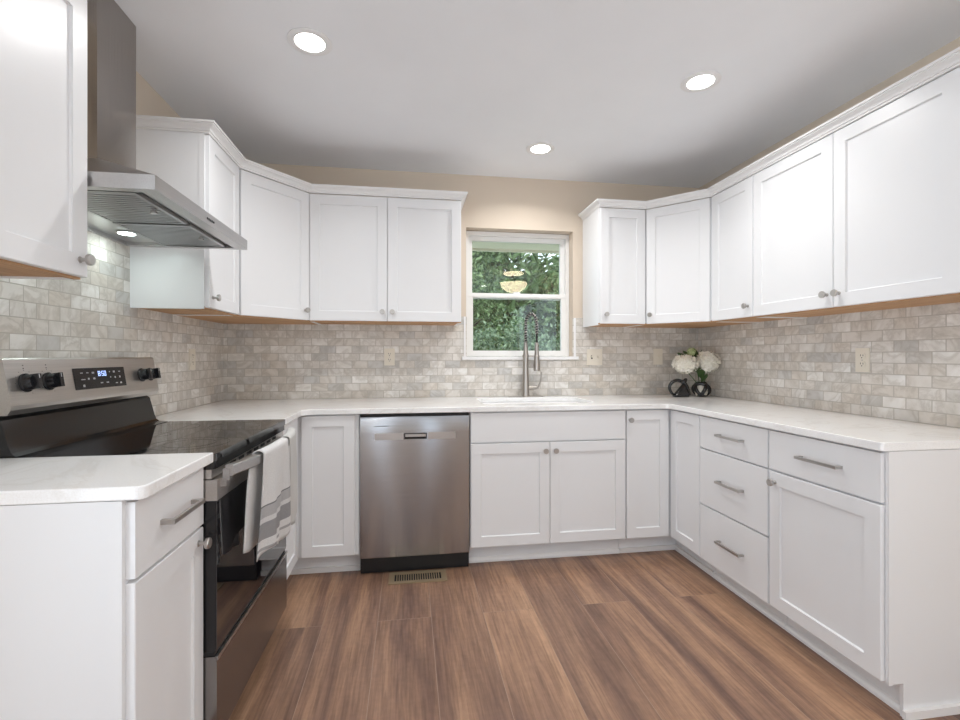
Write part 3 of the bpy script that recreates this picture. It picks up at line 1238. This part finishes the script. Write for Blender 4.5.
def towel(name, label, ya, yb_, zf, zb, material, seed, splay, back=.045):
    random.seed(seed)
    o_y = (ya + yb_) / 2
    t = None
    bm = nb()
    uvl = bm.loops.layers.uv.new('UVMap')
    nu, nv_f, nv_b, nt_ = 22, 26, 22, 8
    rows = []
    for i in range(nu + 1):
        u = i / nu
        yy = ya + (yb_ - ya) * u
        s = (yy - (ry0 + ry1) / 2) / (hw - .022)
        hx = RX + .028 + .047 * (1 - min(1, abs(s)) ** 2.2)
        path = []
        for k in range(nv_b + 1):
            f_ = k / nv_b
            z = zb + (.872 - zb) * f_
            fold = .007 * math.sin(u * 9 + seed) * (1 - f_) + .004 * math.sin(u * 17 + 2 * seed)
            x = max(RX + .0085, hx - .018 + fold * .5 - .012 * (1 - f_) ** 1.5)
            path.append((x, yy - (1 - .8 * u) * back * (1 - f_ ** 6), z + .012 * math.sin(u * 7 + seed) * (1 - f_)))
        for k in range(1, nt_):
            a = PI - PI * k / nt_
            path.append((hx + .001 + .018 * math.cos(a), yy, .878 + .0125 * math.sin(a)))
        for k in range(nv_f + 1):
            f_ = k / nv_f
            z = .872 - (.872 - zf) * f_
            fold = .013 * math.sin(u * 8.5 + seed * 1.7) * f_ + .006 * math.sin(u * 19 + seed) * f_
            x = hx + .0185 + fold - .012 * f_ * f_ + .004 * f_
            path.append((max(x, RX + .03), yy + splay * (u - .35) * f_, z - .020 * math.sin(u * 6.5 + seed) * f_ ** 2))
        rows.append(path)
    n = len(rows[0])
    V = [[bm.verts.new((x, y - o_y, z - .86)) for x, y, z in p] for p in rows]
    tot = n - 1
    for i in range(nu):
        for k in range(n - 1):
            fc = bm.faces.new((V[i][k], V[i + 1][k], V[i + 1][k + 1], V[i][k + 1]))
            for lp, (a, b_) in zip(fc.loops, ((i, k), (i + 1, k), (i + 1, k + 1), (i, k + 1))):
                zz = rows[a][b_][2]
                front = b_ >= nv_b + nt_ - 1
                v_ = (zz - zf) / .62 if front else .9
                lp[uvl].uv = (a / nu, max(.001, v_))
    o = obj(name, bm, material, loc=(0, o_y, .86))
    o.location.x = 0
    md = o.modifiers.new('thickness', 'SOLIDIFY')
    md.thickness = .003
    md.offset = 0
    soft(o, 80)
    return tag(o, label, 'towel')


towel('dish_towel', 'white dish towel with grey stripes over the middle of the oven handle', -1.655, -1.405, .535, .575, 'towel', 3, .028)
towel('dish_towel', 'plain off-white dish towel over the far end of the oven handle', -1.374, -1.150, .535, .60, 'linen', 5, .02, .0)

# ------------------------------------------------------------------ range hood (front faces +x)
hy0, hy1 = -1.836, -1.066
hd = thing('range_hood', 'stainless steel chimney range hood on the wall over the range', 'range hood', (.0095, (hy0 + hy1) / 2, 1.668))
hm = (hy0 + hy1) / 2
hh = (hy1 - hy0) / 2
HX = .490 - .0095
cyc = -1.408 - hm
CX = .150
# canopy: rim + hollow underside + sloped top up to the chimney
bm = nb()
z0_, z1_, zt_ = 0., .042, .196
o1 = [(0, -hh), (HX, -hh), (HX, hh), (0, hh)]
ins = .030
i1 = [(.012, -hh + ins), (HX - .045, -hh + ins), (HX - .045, hh - ins), (.012, hh - ins)]
tp = [(0, cyc - .116), (CX + .002, cyc - .116), (CX + .002, cyc + .116), (0, cyc + .116)]
A = [bm.verts.new((x, y, z0_)) for x, y in o1]
B = [bm.verts.new((x, y, z1_)) for x, y in o1]
Tp = [bm.verts.new((x, y, zt_)) for x, y in tp]
I0 = [bm.verts.new((x, y, z0_)) for x, y in i1]
I1 = [bm.verts.new((x, y, z0_ + .014)) for x, y in i1]
for a, b_ in ((A, B), (B, Tp), (A, I0), (I0, I1)):
    for k in range(4):
        bm.faces.new((a[k], a[(k + 1) % 4], b_[(k + 1) % 4], b_[k]))
bm.faces.new(Tp)
bm.faces.new(I1)
cnp = obj('canopy', bm, 'steel_hood', hd)
bm = bevel(box(nb(), 0, CX, cyc - .115, cyc + .115, zt_ - .04, H - 1.668 - .0008), .002)
obj('chimney', bm, 'steel_chim', hd)
for sgn in (-1, 1):
    yA, yB = (.012, hh - ins - .015) if sgn > 0 else (-hh + ins + .015, -.012)
    bm = nb()
    xa, xb = .150, HX - .075
    za, zb_ = .002, .012
    box(bm, xa, xb, yA, yA + .012, za, zb_)
    box(bm, xa, xb, yB - .012, yB, za, zb_)
    box(bm, xa, xa + .012, yA + .012, yB - .012, za, zb_)
    box(bm, xb - .012, xb, yA + .012, yB - .012, za, zb_)
    nsl = 15
    for k in range(nsl):
        y = yA + .014 + (yB - yA - .028) * (k + .1) / nsl
        box(bm, xa + .012, xb - .012, y, y + .0135, za + .001, za + .005)
    fl = obj('baffle_filter', bm, 'filter', hd)
    obj('filter_knob', lathe(nb(), [(.010, -.010), (.010, -.004), (.006, -.002), (.006, .003)], 16, T(xb - .03, (yA + yB) / 2, 0)), 'nickel', fl)
for sgn in (-1, 1):
    yy = .194 * sgn
    bm = lathe(nb(), [(.034, .0005), (.036, -.002), (.030, -.003)], 24, T(.098, yy, .012))
    lg = soft(obj('hood_light', bm, 'nickel', hd))
    obj('lens', lathe(nb(), [(.029, .0075), (.029, .0085)], 24, T(.098, yy, 0)), 'hood_led', lg)
    light('hood_lamp', 'AREA', (.1075, hm + yy, 1.668 + .005), .42, (0, 0, 0), .055, color=(.86, 1, .97))
bm = nb()
for k in range(5):
    lathe(bm, [(.0042, 0), (.0042, .002)], 12, Matrix.Translation((HX, -.035 + k * .0135, .020)) @ Matrix.Rotation(R(90), 4, 'Y'))
obj('buttons', bm, 'black', cnp)

# ------------------------------------------------------------------ wall cabinets
UZ0, UZ1 = 1.408, 2.180
UD0, UD1 = 1.413, 2.177           # door bottom / top
UF = .306                         # carcass depth


def upper(label, loc, rz, w, depth=UF):
    t = thing('wall_cabinet', label, 'cabinet', loc, rz)
    obj('carcass', box(nb(), .0005, w - .0005, 0, depth - .002, UZ0 + .012, UZ1), 'cab', t)
    bm = nb()
    box(bm, .018, w - .018, .018, depth - .002, UZ0 + .004, UZ0 + .0118)
    box(bm, .0005, w - .0005, .0002, .018, UZ0 + .001, UZ0 + .0118)
    obj('bottom_panel', bm, 'wood', t, label='bare wood underside')
    obj('side_edge', box(nb(), .0005, .018, .018, depth - .002, UZ0, UZ0 + .0118), 'cab', t)
    obj('side_edge', box(nb(), w - .018, w - .0005, .018, depth - .002, UZ0, UZ0 + .0118), 'cab', t)
    return t


# near left
y0, y1 = -2.172, -1.842
t = upper('white wall cabinet at the left edge, near side of the range hood', (UF, y0, 0), R(90), y1 - y0)
w_ = y1 - y0
door(t, .001, w_ - .001, UD0, UD1, (w_ - .034, 1.458))
# narrow one beyond the hood
y0, y1 = -1.045, -.657
t = upper('narrow white wall cabinet just beyond the range hood, with exposed side', (UF, y0, 0), R(90), y1 - y0)
w_ = y1 - y0
door(t, .003, w_ - .012, UD0, UD1, (.040, 1.462))
bm = nb()
box(bm, -.004, .0003, .002, UF - .003, UZ0, UZ1)
box(bm, -.006, -.0038, -.001, .022, UZ0, UZ1)
obj('side_panel', bm, 'cab', t)


def diag_cab(label, p0, p1, corner, kn_side):
    """corner cabinet whose front runs from p0 (left) to p1 (right) as seen from the room"""
    p0, p1 = Vector(p0), Vector(p1)
    d = p1 - p0
    ang = math.atan2(d.y, d.x)
    w = d.length
    t = thing('corner_wall_cabinet', label, 'cabinet', (p0.x, p0.y, 0), ang)
    inv = (Matrix.Translation((p0.x, p0.y, 0)) @ Matrix.Rotation(ang, 4, 'Z')).inverted()
    pts = [p0, p1] + [Vector(c) for c in corner]
    loc = [(inv @ Vector((p.x, p.y, 0))) for p in pts]
    poly = [(p.x, p.y) for p in loc]
    obj('carcass', prism(nb(), poly, UZ0 + .012, UZ1), 'cab', t)
    cxm = sum(p[0] for p in poly) / len(poly)
    cym = sum(p[1] for p in poly) / len(poly)
    obj('bottom_panel', prism(nb(), [(cxm + (x - cxm) * .985, cym + (y - cym) * .985) for x, y in poly], UZ0 + .001, UZ0 + .0118), 'wood', t, label='bare wood underside')
    kx = w - .032 if kn_side > 0 else .032
    door(t, .012, w - .012, UD0, UD1, (kx - .012 * kn_side, 1.472))
    return t


e = .003
diag_cab('white diagonal wall cabinet in the left corner', (UF, -.655), (.600, -UF), [(.600, -e), (e, -e), (e, -.655)], 1)
x0, x1 = .602, 1.524
t = upper('white two-door wall cabinet left of the window', (x0, -UF, 0), 0, x1 - x0)
w_ = x1 - x0
door(t, .002, w_ / 2 + .002, UD0, UD1, (w_ / 2 - .027, 1.470))
door(t, w_ / 2 + .002, w_ - .002, UD0, UD1, (w_ / 2 + .033, 1.470))
x0, x1 = 2.442, 2.766
t = upper('narrow white wall cabinet right of the window', (x0, -UF, 0), 0, x1 - x0)
door(t, .003, .318, UD0, UD1, (.036, 1.474))
diag_cab('white diagonal wall cabinet in the right corner above the flowers', (2.768, -UF), (W - UF, -.612), [(W - e, -.612), (W - e, -e), (2.768, -e)], -1)
ya, yb = -.614, -.976
t = upper('narrow white one-door wall cabinet on the right wall beside the corner', (W - UF, ya, 0), R(-90), ya - yb)
w_ = ya - yb
door(t, .012, w_ - .001, UD0, UD1, (w_ - .035, 1.474))
ya, yb = -.977, -1.995
t = upper('wide white two-door wall cabinet on the right wall above the peninsula end', (W - UF, ya, 0), R(-90), ya - yb)
w_ = ya - yb
door(t, .002, .490, UD0, UD1, (.460, 1.472))
door(t, .490, .979, UD0, UD1, (.520, 1.472))

# crown mouldings, mitred sweeps
CROWN = [(-.012, 0), (.002, 0), (.002, .008), (.0075, .009), (.0075, .013), (.010, .018), (.016, .023), (.024, .027), (.029, .0285), (.029, .033), (.035, .034), (.035, .043), (-.012, .043)]


def crown(label, path, side, zb):
    """path: 2-D polyline; side=+1 offsets to the right of travel"""
    pts = [Vector((x, y)) for x, y in path]
    n = len(pts)
    offs = []
    for i in range(n):
        ds = []
        if i > 0:
            ds.append((pts[i] - pts[i - 1]).normalized())
        if i < n - 1:
            ds.append((pts[i + 1] - pts[i]).normalized())
        ns = [Vector((d.y, -d.x)) * side for d in ds]
        m_ = sum(ns, Vector((0, 0)))
        m_.normalize()
        offs.append(m_ / max(.3, m_.dot(ns[0])))
    bm = nb()
    rows = [[bm.verts.new((pts[i].x + offs[i].x * o_, pts[i].y + offs[i].y * o_, zb + z)) for o_, z in CROWN] for i in range(n)]
    k = len(CROWN)
    for a, b_ in zip(rows, rows[1:]):
        for j in range(k):
            bm.faces.new((a[j], a[(j + 1) % k], b_[(j + 1) % k], b_[j]))
    bm.faces.new(rows[0])
    bm.faces.new(rows[-1][::-1])
    return tag(obj('crown_molding', bm, 'trimw'), label, 'crown molding')


F2 = UF + .0195
dl = DT * math.tan(R(22.5))
crown('white crown molding along the left wall cabinets up to the window', [(e, -1.0515), (F2, -1.0515), (F2, -.655 - .008), (.600 + .008, -F2), (1.5245, -F2), (1.5245, -e)], 1, UZ1 + .0005)
crown('white crown molding along the right wall cabinets', [(2.4415, -e), (2.4415, -F2), (2.768 - .008, -F2), (W - F2, -.612 - .008), (W - F2, -1.9955), (W - e, -1.9955)], 1, UZ1 + .0005)
crown('short white crown molding on the wall cabinet at the left edge', [(e, -2.1725), (F2, -2.1725), (F2, -1.8415), (e, -1.8415)], 1, UZ1 + .0005)

# ------------------------------------------------------------------ outlets and switch


def outlet(label, loc, rz, kind='duplex', wq=.07, hq=.115):
    """plate on a wall; local front is -y"""
    t = thing('wall_outlet' if kind == 'duplex' else 'wall_switch', label, 'outlet' if kind == 'duplex' else 'switch', loc, rz)
    obj('cover_plate', bevel(box(nb(), -wq / 2, wq / 2, -.006, -.0003, -hq / 2, hq / 2), .003), 'almond', t)
    if kind == 'duplex':
        for s in (-1, 1):
            zc_ = .0195 * s
            poly = [(x, y) for x, y in rrect(-.017, .017, -.0145, .0145, .010, 4)]
            bm = prism(nb(), poly, .0055, .0085)
            bm.transform(Matrix.Translation((0, 0, zc_)) @ Matrix.Rotation(R(90), 4, 'X'))
            rc = obj('receptacle', bm, 'almond', t)
            bm = nb()
            box(bm, -.0075, -.0050, -.0089, -.0083, zc_ - .001, zc_ + .008)
            box(bm, .0050, .0075, -.0089, -.0083, zc_ - .001, zc_ + .007)
            box(bm, -.0022, .0022, -.0089, -.0083, zc_ - .010, zc_ - .0055)
            obj('slots', bm, 'socket', rc)
        bm = nb()
        lathe(bm, [(.003, .0055), (.003, .007)], 10, Matrix.Rotation(R(90), 4, 'X'))
        obj('screw', bm, 'nickel', t)
    else:
        n = 2 if wq > .1 else 1
        for k in range(n):
            xo = (k - (n - 1) / 2) * .046
            bm = box(nb(), xo - .006, xo + .006, -.0064, -.0058, -.0125, .0125)
            fr2 = obj('switch_slot', bm, 'socket' if k == 0 and n == 2 else 'almond', t)
            bm = nb()
            prism(bm, [(-.004, -.006), (.004, -.006), (.0035, .006), (-.0035, .006)], 0, .013)
            bm.transform(Matrix.Translation((xo, -.0055, .001)) @ Matrix.Rotation(R(70), 4, 'X'))
            obj('toggle', bm, 'almond', fr2)
    return t


outlet('almond wall outlet on the tile left of the window', (1.066, -TT, 1.193), 0)
outlet('almond double switch plate on the tile right of the window', (2.530, -TT, 1.192), 0, 'switch', .115, .115)
outlet('almond wall plate on the back tile beside the white flowers', (3.022, -TT, 1.195), 0, 'switch1', .072, .118)
outlet('almond wall outlet on the right wall tile', (W - TT, -1.318, 1.180), R(-90))
outlet('almond wall outlet on the left wall tile beyond the range', (TT, -.465, 1.182), R(90))

# ------------------------------------------------------------------ flowers and the knot-shaped black vases


def blob_petals(bm, c, r, n, size, sq=(1, 1, 1)):
    for i in range(n):
        z = 1 - 2 * (i + .5) / n
        a = i * 2.399963
        q = math.sqrt(1 - z * z)
        d = Vector((q * math.cos(a), q * math.sin(a), z))
        j = random.uniform(.76, 1.04)
        p = Vector(c) + Vector((d.x * sq[0], d.y * sq[1], d.z * sq[2])) * r * j
        # a four-petalled floret, each petal a small bent quad
        nrm = (d + Vector([random.uniform(-.35, .35) for _ in range(3)])).normalized()
        u = nrm.orthogonal().normalized()
        v = nrm.cross(u)
        ro = random.uniform(0, PI)
        cc = bm.verts.new(p + nrm * size * .05)
        ring_ = []
        for k in range(8):
            an = ro + k * PI / 4
            rad_ = size * (1.0 if k % 2 == 0 else .62)
            ring_.append(bm.verts.new(p + (u * math.cos(an) + v * math.sin(an)) * rad_ + nrm * size * (.28 if k % 2 == 0 else -.05)))
        for k in range(8):
            bm.faces.new((cc, ring_[k], ring_[(k + 1) % 8]))


def core(bm, c, r, sq=(1, 1, 1)):
    b2 = bmesh.ops.create_icosphere(bm, subdivisions=2, radius=r * .86, matrix=Matrix.Translation(c) @ Matrix.Diagonal((*sq, 1)))


random.seed(11)
fl = thing('flower_bunch', 'bunch of white hydrangeas with green leaves in the right countertop corner', 'flowers', (3.222, -.238, CZ1 + .03))
for c, r, sq in (((-.122, .0, .200), .070, (1.26, 1, .96)), ((.040, -.010, .214), .078, (1.0, 1, .98))):
    bm = nb()
    core(bm, c, r, sq)
    blob_petals(bm, c, r, 170, .0185, sq)
    obj('flower_head', bm, 'petal', fl)
bm = nb()
core(bm, (-.056, .03, .284), .030)
blob_petals(bm, (-.056, .03, .284), .030, 50, .010)
obj('bud', bm, 'bud', fl)
bm = nb()
for p1, p2 in (((.002, .0, .0), (-.11, 0, .15)), ((.012, .0, .0), (.045, -.01, .15)), ((.0, .01, .0), (-.05, .03, .26))):
    a, b_ = Vector(p1), Vector(p2)
    mid_ = a.lerp(b_, .5) + Vector((-.02 * (b_.x > 0) + .012, 0, 0))
    tube(bm, [a, a.lerp(mid_, .5) + Vector((0, 0, .01)), mid_, b_], .0032, 8)
obj('stems', bm, 'fleaf', fl)


def leaf(bm, base, tip, w, drop=.012):
    a, b_ = Vector(base), Vector(tip)
    d = b_ - a
    s = d.cross(Vector((0, .3, 1))).normalized()
    n = 6
    prev = None
    for k in range(n + 1):
        u = k / n
        c = a + d * u + Vector((0, 0, -drop * 4 * u * u * .5 + drop * u))
        ww = w * math.sin(PI * min(.98, u * .92 + .05)) ** .8
        row = (bm.verts.new(c - s * ww), bm.verts.new(c + Vector((0, 0, -ww * .35))), bm.verts.new(c + s * ww))
        if prev:
            bm.faces.new((prev[0], prev[1], row[1], row[0]))
            bm.faces.new((prev[1], prev[2], row[2], row[1]))
        prev = row


for base, tip, w_l in (((-.03, .04, .20), (-.150, .05, .290), .030), ((-.03, .04, .20), (-.095, .07, .305), .028), ((-.01, .04, .20), (.045, .06, .315), .030), ((-.01, .04, .20), (.10, .05, .305), .026), ((.0, .0, .10), (-.035, -.05, .175), .026), ((-.02, .02, .14), (-.06, -.04, .190), .026), ((.0, .0, .07), (.012, -.05, .14), .024), ((-.02, .03, .2), (-.01, .08, .325), .026)):
    bm = nb()
    leaf(bm, base, tip, w_l)
    obj('leaf', bm, 'fleaf', fl)

# right vase: open pot woven of thick black bands, cream cup inside
vz = thing('knot_vase', 'round black knotted ceramic vase holding the white flowers', 'vase', (3.222, -.238, CZ1))
bm = nb()
for ph, tl in ((0, 62), (120, 58), (240, 64)):
    mt = Matrix.Translation((0, 0, .050)) @ Matrix.Rotation(R(ph + 20), 4, 'Z') @ Matrix.Rotation(R(tl), 4, 'X')
    pts = [mt @ Vector((.050 * math.cos(2 * PI * k / 40), .050 * math.sin(2 * PI * k / 40), 0)) for k in range(40)]
    pts = [Vector((p.x * 1.06, p.y * 1.06, max(.0135, p.z))) for p in pts]
    tube(bm, pts, .0125, 12, True)
soft(obj('woven_bands', bm, 'ceramic', vz), 80)
bm = lathe(nb(), [(.018, .002), (.036, .008), (.043, .035), (.038, .065), (.028, .088), (.024, .092), (.020, .085), (.030, .05), (.028, .02), (.006, .012)], 28, None, True)
soft(obj('inner_cup', bm, 'cream', vz), 50)
# left: single big knot
kv = thing('knot_ornament', 'black glossy knot ornament left of the round black vase', 'ornament', (3.066, -.240, CZ1))


def smooth_path(ctrl, n=6):
    out = []
    c = [Vector(p) for p in ctrl]
    for i in range(len(c) - 1):
        p0, p1, p2, p3 = c[max(0, i - 1)], c[i], c[i + 1], c[min(len(c) - 1, i + 2)]
        for k in range(n):
            t_ = k / n
            out.append(.5 * ((2 * p1) + (p2 - p0) * t_ + (2 * p0 - 5 * p1 + 4 * p2 - p3) * t_ * t_ + (3 * p1 - p0 - 3 * p2 + p3) * t_ ** 3))
    return out + [c[-1]]


pth = smooth_path([(-.048, .012, .014), (-.072, .010, .042), (-.080, .006, .074), (-.064, .0, .104), (-.032, -.004, .116), (.0, -.004, .110), (.024, -.006, .100), (.042, -.008, .070), (.058, -.004, .036), (.068, .004, .013)])
soft(obj('loop', tube(nb(), pth, [.0085 + .0035 * math.sin(PI * i / (len(pth) - 1)) for i in range(len(pth))], 14), 'ceramic', kv), 80)
bm = nb()
a = [bm.verts.new(p) for p in ((-.062, -.030, .0015), (.052, -.030, .0015), (.050, .022, .0015), (-.056, .022, .0015))]
b_ = [bm.verts.new(p) for p in ((-.052, -.028, .022), (.046, -.028, .022), (.044, .018, .022), (-.046, .018, .022))]
c_ = [bm.verts.new(p) for p in ((.006, -.014, .088), (.026, -.014, .092), (.026, .006, .092), (.006, .006, .088))]
for u_, v_ in ((a, b_), (b_, c_)):
    for k in range(4):
        bm.faces.new((u_[k], u_[(k + 1) % 4], v_[(k + 1) % 4], v_[k]))
bm.faces.new(a[::-1])
bm.faces.new(c_)
bmesh.ops.recalc_face_normals(bm, faces=bm.faces)
soft(obj('base', bevel(bm, .008, 3, 15), 'ceramic', kv), 50)
bm = nb()
kn_ = smooth_path([(-.004, -.012, .098), (.010, -.024, .112), (.028, -.014, .122), (.034, .004, .108), (.020, .014, .092)])
tube(bm, kn_, .0115, 12)
soft(obj('knot', bm, 'ceramic', kv), 80)

# ------------------------------------------------------------------ floor register
vg = thing('floor_register', 'bronze floor vent register in front of the dishwasher', 'vent', (1.245, -.700, 0))
bm = nb()
x0, x1, y0, y1 = -.155, .155, -.066, .066
ix, iy = .030, .026
box(bm, x0, x0 + ix, y0, y1, .0006, .006)
box(bm, x1 - ix, x1, y0, y1, .0006, .006)
box(bm, x0 + ix, x1 - ix, y0, y0 + iy, .0006, .006)
box(bm, x0 + ix, x1 - ix, y1 - iy, y1, .0006, .006)
obj('frame', bevel(bm, .003), 'bronze', vg)
bm = nb()
nl_ = 20
for k in range(1, nl_):
    x = x0 + ix + (x1 - x0 - 2 * ix) * k / nl_
    box(bm, x - .0026, x + .0026, y0 + iy, y1 - iy, .0022, .0052)
obj('louvres', bm, 'bronze', vg)
obj('duct_opening', box(nb(), x0 + ix - .001, x1 - ix + .001, y0 + iy - .001, y1 - iy + .001, .0006, .0014), 'dark', vg)

# ------------------------------------------------------------------ recessed ceiling lights
for (x, y), lab in zip(((.802, -1.300), (2.527, -1.280), (1.990, -.486)), ('round recessed ceiling light nearest the range hood', 'round recessed ceiling light above the right run of cabinets', 'round recessed ceiling light in front of the window')):
    t = thing('recessed_light', lab, 'ceiling light', (x, y, H), 0, 'recessed ceiling lights')
    bm = lathe(nb(), [(.086, -.0006), (.086, -.0035), (.080, -.0055), (.064, -.0062), (.058, -.0045), (.058, -.0006)], 40)
    soft(obj('trim_ring', bm, 'trimw', t), 30)
    obj('diffuser', lathe(nb(), [(.0575, -.0012), (.0575, -.0038), (.054, -.0042)], 40), 'led', t)
    light('recessed_lamp', 'AREA', (x, y, H - .009), CAN_W, (0, 0, 0), .11, color=(1, .99, .975), spread=R(142))

for (x, y), lab in zip(((.80, -3.75), (2.53, -4.9), (.80, -5.4)), ('added unseen fill light in the ceiling behind the viewer on the left', 'added unseen fill light in the ceiling far behind the viewer on the right', 'added unseen fill light in the ceiling far behind the viewer on the left')):  # three extra ceiling lights out of view, added to brighten the room
    t = thing('recessed_light', lab, 'ceiling light', (x, y, H), 0, 'recessed ceiling lights')
    bm = lathe(nb(), [(.086, -.0006), (.086, -.0035), (.080, -.0055), (.064, -.0062), (.058, -.0045), (.058, -.0006)], 40)
    soft(obj('trim_ring', bm, 'trimw', t), 30)
    obj('diffuser', lathe(nb(), [(.0575, -.0012), (.0575, -.0038), (.054, -.0042)], 40), 'led', t)
    light('recessed_lamp', 'AREA', (x, y, H - .009), CAN_W, (0, 0, 0), .11, color=(1, .99, .975), spread=R(142))

# bowl light on the ceiling behind the camera (mirrored in the window pane)
t = thing('ceiling_bowl_light', 'semi-flush bowl ceiling light, its glow mirrored in the upper window pane', 'ceiling light', (2.77, -3.50, H))
soft(obj('canopy', lathe(nb(), [(.150, -.0008), (.155, -.012), (.140, -.032), (.050, -.042), (.02, -.045)], 40), 'bowl', t))
soft(obj('rod', lathe(nb(), [(.009, -.044), (.009, -.200)], 16), 'nickel', t))
soft(obj('bowl', lathe(nb(), [(.205, -.150), (.208, -.160), (.195, -.205), (.160, -.250), (.105, -.285), (.045, -.302), (.010, -.306)], 48), 'bowl', t))
soft(obj('band', lathe(nb(), [(.210, -.155), (.213, -.150), (.213, -.132), (.207, -.128), (.20, -.140)], 48), 'nickel', t))

# ------------------------------------------------------------------ outside: lawn, shrubs and trees
lw = obj('lawn', box(nb(), -14, 18, .7, 22, -.62, -.60), 'lawn')
lw['kind'] = 'structure'


def tree(label, loc, h, crown_r, crown_z, n, size, material, seed, trunk_r=.06, group=None, sq=1.0):
    random.seed(seed)
    t = thing('tree', label, 'tree', loc, 0)
    bm = nb()
    tube(bm, [(0, 0, .01), (.05, .02, h * .3), (-.04, 0, h * .6), (.02, 0, h * .9)], [trunk_r, trunk_r * .8, trunk_r * .5, trunk_r * .15], 10)
    for k in range(7):
        a = random.uniform(0, 2 * PI)
        z = h * random.uniform(.25, .75)
        tube(bm, [(0, 0, z), (crown_r * .4 * math.cos(a), crown_r * .4 * math.sin(a), z + .2), (crown_r * .75 * math.cos(a), crown_r * .75 * math.sin(a), z + .45)], [trunk_r * .45, trunk_r * .3, trunk_r * .1], 7)
    soft(obj('trunk', bm, 'bark', t), 60)
    bm = nb()
    cl_ = []
    for k in range(46):
        while True:
            p = Vector([random.uniform(-1, 1) for _ in range(3)])
            if .25 < p.length < 1:
                break
        cl_.append(Vector((p.x * crown_r, p.y * crown_r, crown_z + p.z * crown_r * sq)))
    for k in range(n):
        c = random.choice(cl_)
        p = c + Vector([random.gauss(0, .17 * crown_r) for _ in range(3)])
        if p.z < .03:
            p.z = random.uniform(.03, .3)
        d = Vector([random.uniform(-1, 1) for _ in range(3)])
        d.z -= .3
        d.normalize()
        s = d.orthogonal().normalized()
        s.rotate(Matrix.Rotation(random.uniform(0, 2 * PI), 3, d))
        q = size * random.uniform(.6, 1.3)
        up = d.cross(s) * q * .12
        a = bm.verts.new(p)
        b1 = bm.verts.new(p + d * q * .5 + s * q * .24 + up)
        b2 = bm.verts.new(p + d * q)
        b3 = bm.verts.new(p + d * q * .5 - s * q * .24 + up)
        mm = bm.verts.new(p + d * q * .5)
        bm.faces.new((a, b1, mm))
        bm.faces.new((b1, b2, mm))
        bm.faces.new((b2, b3, mm))
        bm.faces.new((b3, a, mm))
    obj('foliage', bm, material, t)
    return t


GZ = -.60
tree('yellow-green bush at the lower left of the window view', (1.95, 2.6, GZ), 1.5, .46, 1.20, 3000, .07, 'leaf2', 4, .03)
tree('bright yellow-green bush at the lower right of the window view', (3.10, 2.7, GZ), 1.5, .48, 1.25, 3000, .07, 'leaf2', 5, .03)
tree('cool grey-green shrub in the middle of the lower pane', (2.75, 4.5, GZ), 2.2, .80, 1.6, 5000, .085, 'leaf3', 6, .05, sq=1.1)
tree('cool green small tree at the right of the lower pane', (4.75, 5.0, GZ), 2.6, .85, 1.9, 5000, .085, 'leaf3', 3, .05, sq=1.2)
tree('dense dark green tree filling the left half of the window view', (2.2, 7.6, GZ), 4.6, 1.40, 3.0, 15000, .12, 'leaf1', 1, .10, sq=1.4)
tree('dense mid green tree filling the right half of the window view', (6.3, 7.9, GZ), 4.8, 1.55, 3.2, 15000, .12, 'leaf1', 2, .10, sq=1.4)
tree('tall deep green tree far behind the others', (4.6, 16.0, GZ), 8.0, 4.0, 4.4, 22000, .42, 'leaf1', 7, .16, sq=1.0)
